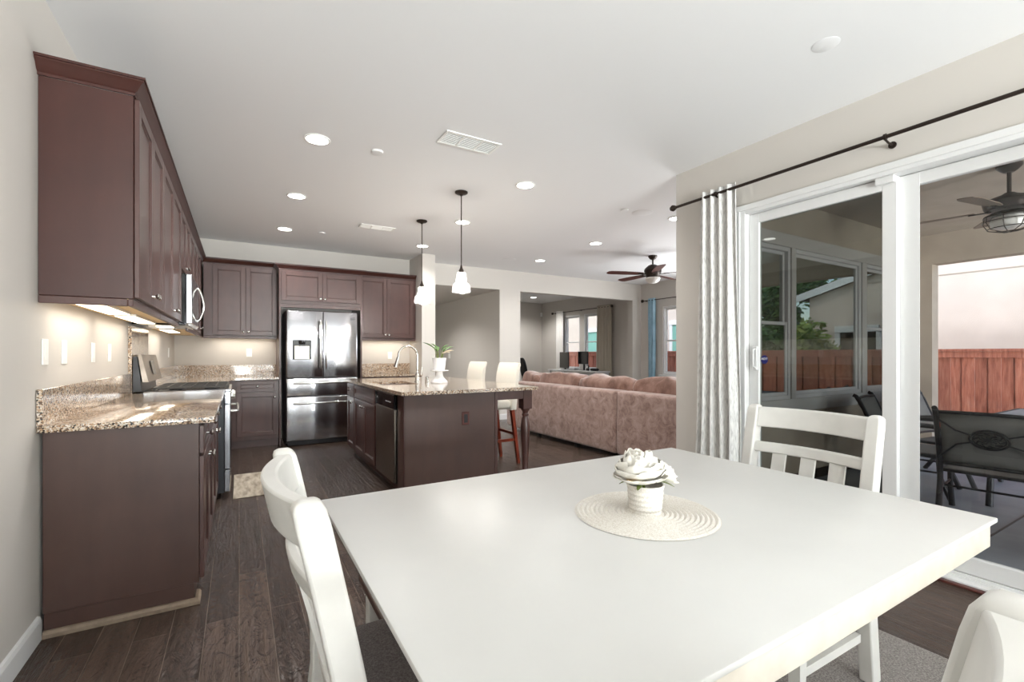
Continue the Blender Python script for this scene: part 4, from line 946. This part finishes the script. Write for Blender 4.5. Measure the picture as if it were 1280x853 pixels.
# dining chairs: local front = +X, backrest at -X
def make_chair(loc, rz, label):
    t = thing('dining_chair', label, 'chair', loc, rz, 'white dining chairs'); t['_w'] = (0, 0, 0)
    hw = .26
    xb = lambda z: -.205-.10*max(0, (z-.46)/.52)**1.15 if z > .46 else -.205-.05*(.46-z)/.46
    for s in (-1, 1):
        b = B(); zs = [.001, .2, .42, .5, .6, .7, .8, .88, .94, .966, .976, .982]; prev = None
        for z in zs:
            k_ = 1 if z < .95 else (.95 if z < .97 else (.78 if z < .98 else .45)); d = .024*k_; dx = (.03 if z < .6 else .027)*k_; y = s*(hw-.024); x = xb(z)
            row = [b.v((x+i*dx, y+j*d, z)) for i, j in ((-1, -1), (1, -1), (1, 1), (-1, 1))]
            if prev: [b.bm.faces.new((prev[k], prev[(k+1) % 4], row[(k+1) % 4], row[k])) for k in range(4)]
            else: b.bm.faces.new(row[::-1])
            prev = row
        b.bm.faces.new(prev); o = b.build('back_post', 'chair_white', t, local=True, ang=60); md = o.modifiers.new('b', 'BEVEL'); md.width = .006; md.segments = 3; md.limit_method = 'ANGLE'; md.angle_limit = R(50)
    def rail(z0, z1, th, bow, nm, ztop=None):
        b = B(); n = 14; yy = hw-.047; prev = None
        for i in range(n+1):
            u = -1+2*i/n; y = u*yy; c = bow*(1-u*u)
            row = [b.v((xb(z)-c+dx, y, z)) for z, dx in ((z0, -th/2), (z1, -th/2), (z1, th/2), (z0, th/2))]
            if prev: [b.bm.faces.new((prev[k], prev[(k+1) % 4], row[(k+1) % 4], row[k])) for k in range(4)]
            else: b.bm.faces.new(row[::-1])
            prev = row
        b.bm.faces.new(prev); o = b.build(nm, 'chair_white', t, local=True); md = o.modifiers.new('b', 'BEVEL'); md.width = .005; md.segments = 2; md.limit_method = 'ANGLE'; md.angle_limit = R(50)
    rail(.885, .972, .032, .045, 'top_rail'); rail(.775, .818, .024, .035, 'middle_rail'); rail(.53, .57, .024, .02, 'lower_rail')
    for y in (-.115, 0, .115):
        c = lambda z, bw: xb(z)-bw*(1-(y/.213)**2)
        b = B(); b.beam((c(.5705, .022), y, .5705), (c(.7745, .034), y, .7745), .056, .012, (1, 0, 0)); b.M = Matrix.Identity(4); b.build('slat', 'chair_white', t, local=True)
    b = B(); b.box(-.175, .225, -.235, .235, .415, .45, .003); b.box(-.19, .22, -.2, .2, .375, .4145, .002); b.build('seat_frame', 'chair_white', t, local=True)
    B().pillow(.025, 0, .474, .40, .46, .05, .22, 12).build('seat_cushion', 'grey_seat', t, local=True)
    for s in (-1, 1):
        b = B(); b.beam((.2, s*.215, .414), (.2, s*.215, .001), .045, .045, (0, 1, 0), .032, .032); b.build('leg', 'chair_white', t, local=True)
    b = B()
    for s in (-1, 1): b.beam((-.2, s*.22, .17), (.19, s*.215, .17), .018, .03)
    b.beam((.0, -.21, .17), (.0, .21, .17), .018, .03); b.build('stretcher', 'chair_white', t, local=True)
    return t
ch = make_chair((.40, 1.06, 0), 0, 'white dining chair with grey seat tucked at the left end of the table')
copy_tree(ch, (1.765, 1.04, .0065), R(180), 'white slat-back dining chair at the table end by the patio door')
copy_tree(ch, (.40, .44, .0065), R(90), 'white dining chair cut off at the bottom right corner, at the near side')

# placemat, basket vase, flower
cx, cy = 1.01, .955
b = B(); n = 15; rmax = .2
outer = [(rmax, .0005)]
top = []
for k in range(n*4, -1, -1):
    r = rmax*k/(n*4); top.append((max(r, .001), .0022+.0045*abs(math.sin(math.pi*k/4))))
b.lathe([(rmax, .0006), (rmax+.002, .002)]+top, (cx, cy, TZ), 72)
settle(b, 'placemat', 'basket', (cx, cy, TZ), 'round white woven placemat with concentric rings on the dining table', 'placemat')
t = thing('basket_vase', 'small white woven basket vase on the round placemat', 'vase', (cx, cy, TZ+.006))
b = B(); nn = 56; rows_ = 22; rg = []
for i in range(rows_+1):
    z = TZ+.0065+.078*i/rows_; rb = .043+.006*i/rows_
    rg.append([b.v((cx+(rb+(.0022 if (k+(i//2)*1) % 2 else 0)+.0012*math.cos(i*math.pi/2))*math.cos(k*2*math.pi/nn), cy+(rb+(.0022 if (k+(i//2)) % 2 else 0)+.0012*math.cos(i*math.pi/2))*math.sin(k*2*math.pi/nn), z)) for k in range(nn)])
for A, C in zip(rg, rg[1:]):
    for k in range(nn): b.bm.faces.new((A[k], A[(k+1) % nn], C[(k+1) % nn], C[k]))
b.bm.faces.new(rg[0][::-1]); b.build('weave', 'basket', t)
B().tube([(cx+.051*math.cos(a*math.pi/16), cy+.051*math.sin(a*math.pi/16), TZ+.0845) for a in range(32)], .0028, 6, True).build('rim', 'basket', t)
t = thing('flower', 'large white artificial peony bloom sitting in the basket vase', 'flower', (cx, cy, TZ+.09))
def petal(c, az, W_, r0, r1, r2, h, mat='petal', seed=0, lean=0):
    """one cupped petal: radius goes r0 (base) - r1 (belly) - r2 (rim) over height h"""
    m = Matrix.Translation(c) @ Matrix.Rotation(lean, 4, 'Y') @ Matrix.Rotation(az, 4, 'Z')
    b = B(m); rr = random.Random(seed)
    a1, a2, a3 = rr.uniform(0, 6), rr.uniform(0, 6), rr.uniform(.8, 1.2)
    def fn(u, v):
        e = 2*u-1; top = 1-.30*abs(e)**2.4+.035*math.sin(7*e+a1)+.02*math.sin(15*e+a2)
        s = v*top; half = W_*(.25+.75*math.sin(min(1, s*1.15)*math.pi/2))
        a = e*half; rad = (1-s)**2*r0+2*s*(1-s)*(r1*1.5)+s*s*r2+.0045*math.sin(5*e+a2)*s*s*a3+.0025*math.sin(11*e+a1)*s**3
        if r2 > .035: rad += .006*max(0, s-.8)*5*.5
        return (rad*math.cos(a), rad*math.sin(a), h*(s**.9)-(.25*h*max(0, s-.72)*3 if r2 > .06 else 0)*.5)
    b.grid(fn, 16, 12); o = b.build('petal', mat, t, ang=180); md = o.modifiers.new('t', 'SOLIDIFY'); md.thickness = .0007; return o
def bloom(c, s, lean, seed):
    for ring, (n_, W_, r0, r1, r2, h, dz) in enumerate(((3, 1.5, .002, .010, .004, .074, .006), (4, 1.2, .003, .022, .020, .078, .004), (5, 1.05, .004, .034, .032, .080, .0), (6, .85, .005, .048, .036, .078, -.003), (6, .8, .006, .060, .054, .066, -.008), (6, .85, .006, .060, .066, .054, -.010), (6, .85, .010, .058, .078, .036, -.014))):
        for k in range(n_):
            petal((c[0], c[1], c[2]+dz*s), 2*math.pi*k/n_+ring*.7+random.uniform(-.12, .12), W_, r0*s, r1*s, r2*s*random.uniform(.92, 1.06), h*s*random.uniform(.92, 1.08), 'petal', seed+ring*10+k, lean)
bloom((cx-.012, cy+.006, TZ+.100), .98, R(-4), 3)
bloom((cx+.050, cy-.008, TZ+.096), .55, R(32), 90)
petal((cx-.012, cy+.006, TZ+.092), R(205), .35, .006, .045, .066, .020, 'petal_yellow', 7, 0)
for k, (az, L) in enumerate(((-.6, .05), (3.6, .035), (2.4, .04))):
    b = B(); leaf(b, (cx+.035*math.cos(az), cy+.035*math.sin(az), TZ+.094), (math.cos(az), math.sin(az), -.1), (0, 0, 1), L, .007); o = b.build('leaf', 'stemgreen', t); o.modifiers.new('t', 'SOLIDIFY').thickness = .001
B().tube([(cx, cy, TZ+.02), (cx-.008, cy, TZ+.11)], .004).build('stem', 'stemgreen', t)

# rugs
settle(B().box(.7, 2.43, -.9, 1.25, .0005, .007, .002), 'rug', 'rug', (1.5, .3, 0), 'flat woven grey rug under the dining table', 'rug')
settle(B().box(-.045, .42, 4.53, 5.42, .0005, .008, .003), 'kitchen_mat', 'runner', (.2, 5, 0), 'beige wood-print kitchen mat in front of the range', 'mat')

# ------------------------------------------------------------------ patio
GP = -.1
def sbox(name, mat, *a):
    return struct(B().box(*a), name, mat)
sbox('floor_patio', 'concrete', 3.46, 8.1, -4.2, 2.6, GP-.12, GP)
settle(B().box(3.47, 7.75, 1.118, 1.13, GP+.0003, GP+.004), 'expansion_joint', 'iron', (5.6, 1.12, GP), 'thin dark expansion joint line across the patio floor', 'joint', smooth=False)
sbox('ceiling_patio', 'stucco', 3.46, 8.1, -4.2, 2.6, 2.77, 2.95)
wall('wall_patio_outer', 'y', -4.2, 2.6, 7.75, 7.95, -.12, 2.77, [(-3.2, 2.40, -.12, 2.39)], mat='stucco')
sbox('ground', 'earth', -30, 60, -45, 45, -.5, -.42)
# fence
t = thing('fence', 'reddish wood board fence beyond the patio opening', 'fence', (9.5, 0, -.4))
bd = random.Random(8); y = -14; k = 0
b = B()
while y < 16:
    w = bd.uniform(.13, .15); dx = .016 if k % 2 else 0
    b.box(9.5+dx, 9.52+dx, y+.001, y+w-.001, -.42, 1.2, .001); y += w; k += 1
b.build('boards', 'fence', t)
b = B(); b.box(9.45, 9.59, -14, 16, 1.262, 1.30, .003); b.box(9.47, 9.498, -14, 16, 1.17, 1.261, .002); b.build('cap_rail', 'fence', t)
for yy in range(-13, 16, 3): B().box(9.535, 9.63, yy-.045, yy+.045, -.42, 1.2).build('post', 'fence', t)
# neighbour's house
t = thing('neighbor_house', 'cream stucco house beyond the wood fence with white-framed windows', 'house', (11.5, 6, -.42))
b = B(); X = 11.5; Ya, Yb = -.55, 18
q = [(X, Ya, -.42), (X, Yb, -.42), (X, Yb, 4.3), (X, 5.5, 4.3), (X, Ya, 2.52)]
f0 = [b.v(p) for p in q]; f1 = [b.v((p[0]+8, p[1], p[2])) for p in q]; b.bm.faces.new(f0); b.bm.faces.new(f1[::-1])
for i in range(5): b.bm.faces.new((f0[i], f0[(i+1) % 5], f1[(i+1) % 5], f1[i]))
b.build('wall', 'neighbor', t, smooth=False)
b = B(); b.box(X-.012, X-.001, .2, Yb, 2.72, 2.735); b.build('stucco_joint', 'stucco', t, smooth=False)
b = B(); b.hexa([(X-.12, Ya-.2, 2.48), (X+8.5, Ya-.4, 2.42), (X+8.5, 5.6, 4.32), (X-.12, 5.6, 4.32)], [(X-.12, Ya-.2, 2.62), (X+8.5, Ya-.2, 2.62), (X+8.5, 5.6, 4.5), (X-.12, 5.6, 4.5)]); b.hexa([(X+.3, Ya-.2, 2.6), (X+8.5, Ya-.2, 2.6), (X+8.5, 5.6, 4.5), (X+.3, 5.6, 4.5)], [(X+4, Ya+1.5, 4.6), (X+8.5, Ya+1.5, 4.6), (X+8.5, 5.6, 6.5), (X+4, 5.6, 6.5)]); b.build('roof', 'roof', t, smooth=False)
b = B(); b.hexa([(X-.16, Ya-.22, 2.44), (X-.122, Ya-.22, 2.44), (X-.122, 5.6, 4.28), (X-.16, 5.6, 4.28)], [(X-.16, Ya-.22, 2.60), (X-.122, Ya-.22, 2.60), (X-.122, 5.6, 4.44), (X-.16, 5.6, 4.44)]); b.build('fascia', 'white', t, smooth=False)
def nwin(y0, y1, z0, z1, shade='green_siding'):
    b = B(); f = .1
    b.box(X-.06, X-.001, y0-f, y1+f, z1, z1+.14); b.box(X-.04, X-.001, y0-f, y0, z0, z1); b.box(X-.04, X-.001, y1, y1+f, z0, z1); b.box(X-.04, X-.001, y0-f, y1+f, z0-f, z0)
    b.box(X-.03, X-.001, (y0+y1)/2-.03, (y0+y1)/2+.03, z0, z1)
    o = b.build('window', 'white', t); B().box(X-.012, X-.002, y0, y1, z0, z1).build('pane', shade, o, smooth=False)
nwin(12.3, 14.0, .4, 2.05); nwin(8.2, 9.75, .4, 2.12); nwin(.1, .75, .6, 1.7, 'glassblack')
def tree(x, y, z0, h, r, label, mat='foliage', n=2600, sz=.13):
    t = thing('tree' if mat == 'foliage' else 'shrub', label, 'tree' if mat == 'foliage' else 'shrub', (x, y, -.42))
    B().tube([(x, y, -.42), (x+.1, y, z0), (x, y+.1, z0+h*.6)], [.16*r/2, .12*r/2, .05], 8).build('trunk', 'bark', t)
    b = B(); rr = random.Random(int(x*7+y*3)); cl = [(rr.gauss(0, .42), rr.gauss(0, .42), rr.uniform(0, 1)) for _ in range(16)]
    for i in range(n):
        c = rr.choice(cl); v = Vector((rr.gauss(0, 1), rr.gauss(0, 1), rr.gauss(0, 1))).normalized()*rr.uniform(.25, .5)*r*.75
        p = Vector((x+c[0]*r, y+c[1]*r, z0+c[2]*h))+v; a = Vector((rr.gauss(0, 1), rr.gauss(0, 1), rr.gauss(0, .6))).normalized(); bb = a.orthogonal().normalized(); s = sz*rr.uniform(.6, 1.3)
        b.bm.faces.new([b.v(p-a*s), b.v(p+bb*s*.45), b.v(p+a*s), b.v(p-bb*s*.45)])
    b.build('crown', mat, t, smooth=False, keepdbl=True)
tree(14.2, -2.9, .5, 3.0, 1.5, 'tall dark green tree beyond the fence mirrored in the patio windows', n=4200)
tree(18.5, -7.5, .8, 4.2, 2.2, 'farther dark green tree beyond the fence end of the yard', n=2400, sz=.18)
tree(10.55, .0, .5, 1.3, .7, 'yellow-green shrub beyond the fence mirrored in the large patio window', 'foliage2', 1500, .075)

# patio fan
fx, fy = 5.42, 1.19
t = thing('patio_fan', 'grey-brown patio ceiling fan with caged lantern light', 'ceiling fan', (fx, fy, 2.77))
zc = 2.77
B().lathe([(.08, -.0005), (.078, -.02), (.05, -.05), (.03, -.065)], (fx, fy, zc), 24).build('canopy', 'bronze', t)
B().tube([(fx, fy, zc-.06), (fx, fy, 2.53)], .014, 10).build('downrod', 'bronze', t)
B().lathe([(.03, .10), (.05, .085), (.13, .055), (.16, .03), (.15, -.02), (.14, -.035)], (fx, fy, 2.44), 28).build('motor', 'bronze', t)
for k in range(5):
    a = R(100+72*k); m = Matrix.Translation((fx, fy, 2.41)) @ Matrix.Rotation(a, 4, 'Z') @ Matrix.Rotation(R(-7), 4, 'X')
    b = B(m); pts = [(.2, .04), (.3, .06), (.6, .07), (.66, .05), (.67, 0)]; loop = pts+[(x, -y) for x, y in pts[-2::-1]]
    q0 = [b.v((x, y, .003)) for x, y in loop]; q1 = [b.v((x, y, -.003)) for x, y in loop]; b.bm.faces.new(q0); b.bm.faces.new(q1[::-1])
    for i in range(len(loop)): b.bm.faces.new((q0[i], q0[(i+1) % len(loop)], q1[(i+1) % len(loop)], q1[i]))
    bl = b.build('blade', 'patio_blade', t); b = B(m); b.box(.1, .24, -.02, .02, -.012, -.0035, .002); b.build('blade_iron', 'bronze', bl)
B().lathe([(.1, .04), (.15, .015), (.155, .0), (.12, .0)], (fx, fy, 2.345), 28).build('lamp_cap', 'bronze', t)
B().lathe([(.1, .0), (.115, -.04), (.1, -.085), (.05, -.10), (.001, -.102)], (fx, fy, 2.345), 24).build('lamp_shade', 'frosted', t)
b = B()
for k in range(8):
    a = R(45*k); b.tube([(fx+rr_*math.cos(a), fy+rr_*math.sin(a), 2.345+zz) for rr_, zz in ((.15, 0), (.155, -.04), (.125, -.095), (.05, -.12), (.01, -.125))], .0035, 6)
for rr_, zz in ((.157, -.035), (.128, -.092)): b.tube([(fx+rr_*math.cos(R(15*k)), fy+rr_*math.sin(R(15*k)), 2.345+zz) for k in range(24)], .0035, 6, True)
b.build('cage', 'bronze', t)

# patio chairs, local front = +X
def make_patio_chair(loc, rz, label, sl='sling'):
    t = thing('patio_chair', label, 'chair', loc, rz, 'black metal patio chairs'); t['_w'] = (0, 0, 0); hw = .29
    P = lambda z: -.20-.20*max(0, (z-.40))/.5
    for s in (-1, 1):
        b = B(); b.tube([(P(.9)-.035, s*hw, .905), (P(.9)-.012, s*hw, .895), (P(.8), s*hw, .8), (P(.6), s*hw, .6), (P(.42), s*hw, .42), (-.21, s*hw, .3), (-.26, s*hw, .14), (-.35, s*hw, .001)], [.018, .02, .018, .018, .019, .02, .021, .022], 8); b.build('rear_post', 'black_metal', t, local=True)
        b = B(); b.tube([(-.23, s*hw, .64), (-.05, s*(hw+.01), .66), (.15, s*(hw+.01), .66), (.24, s*(hw+.005), .635), (.235, s*hw, .5), (.2, s*hw, .4), (.215, s*hw, .2), (.29, s*hw, .001)], [.02, .022, .022, .02, .016, .018, .02, .022], 8); b.build('arm', 'black_metal', t, local=True)
    b = B()
    for z in (.87, .45): b.tube([(P(z)+.004, -hw, z), (P(z)-.02, -hw*.5, z+.006), (P(z)-.026, 0, z+.008), (P(z)-.02, hw*.5, z+.006), (P(z)+.004, hw, z)], .014, 8)
    b.tube([(.24, -hw, .39), (.24, hw, .39)], .014, 8); b.tube([(-.2, -hw, .39), (-.2, hw, .39)], .012, 8)
    for s in (-1, 1): b.tube([(-.2, s*hw, .39), (.24, s*hw, .39)], .014, 8); b.tube([(-.22, s*hw, .24), (.21, s*hw, .24)], .009, 8)
    b.tube([(-.05, -hw, .24), (-.05, hw, .24)], .009, 8)
    b.build('frame_rails', 'black_metal', t, local=True)
    b = B(); b.grid(lambda u, v: (P(.46+.4*v)+.004-.02*math.sin(u*math.pi), -hw+.02+(2*hw-.04)*u, .46+.4*v), 10, 6); o = b.build('sling_back', sl, t, local=True, ang=180); o.modifiers.new('t', 'SOLIDIFY').thickness = .004
    b = B(); b.grid(lambda u, v: (-.2+.44*v, -hw+.02+(2*hw-.04)*u, .405-.02*math.sin(u*math.pi)*math.sin(v*math.pi)), 10, 6); o = b.build('sling_seat', sl, t, local=True, ang=180); o.modifiers.new('t', 'SOLIDIFY').thickness = .004
    # cast medallion behind the back
    m = Matrix.Translation((P(.68)-.034, 0, .68)) @ Matrix.Rotation(R(-22), 4, 'Y'); b = B(m)
    b.tube([(0, .105*math.cos(R(15*k)), .078*math.sin(R(15*k))) for k in range(24)], .008, 6, True)
    b.tube([(0, .088*math.cos(R(15*k)), .062*math.sin(R(15*k))) for k in range(24)], .004, 6, True)
    for k in range(10): a = R(36*k); b.tube([(0, .0, 0), (0, .045*math.cos(a), .03*math.sin(a)), (0, .06*math.cos(a+.4), .045*math.sin(a+.4)), (0, .085*math.cos(a), .06*math.sin(a))], .005, 5)
    for sy in (-1, 1):
        for sz, ze in ((1, .15), (-1, -.19)): b.tube([(0, sy*.095, sz*.03), (.002, sy*.18, sz*.06), (.01, sy*(hw-.005), ze)], .007, 6)
    b.build('medallion', 'black_metal', t, local=True)
    return t
pc = make_patio_chair((5.12, 1.2, GP), R(8), 'black metal patio chair seen from behind with oval medallion back')
copy_tree(pc, (5.72, 1.9, GP), R(-80), 'black patio chair partly hidden behind the sliding door stile')
copy_tree(pc, (6.52, 1.86, GP), R(-95), 'patio chair with blue-grey sling back farther out near the fence opening')
copy_tree(pc, (4.86, .45, GP), R(2), 'black patio chair at the right picture edge, only its leg showing')
t = thing('patio_table', 'patio dining table with pale top behind the medallion chair', 'table', (6.2, .95, GP))
B().box(5.55, 6.95, .35, 1.45, .63, .655, .006).build('tabletop', 'concrete', t)
b = B(); b.box(5.54, 6.96, .34, .349, .625, .66); b.box(5.54, 6.96, 1.451, 1.46, .625, .66); b.box(5.54, 5.549, .349, 1.451, .625, .66); b.box(6.951, 6.96, .349, 1.451, .625, .66); b.build('edge_band', 'black_metal', t)
for x in (5.65, 6.85):
    for y in (.45, 1.35): B().tube([(x, y, .629), (x, y, .3), (x+(.05 if x > 6 else -.05), y, GP+.001)], [.022, .02, .026], 10).build('leg', 'black_metal', t)

# finish: drop the helper property and the building offsets
for o in list(bpy.data.objects):
    if '_w' in o:
        del o['_w']
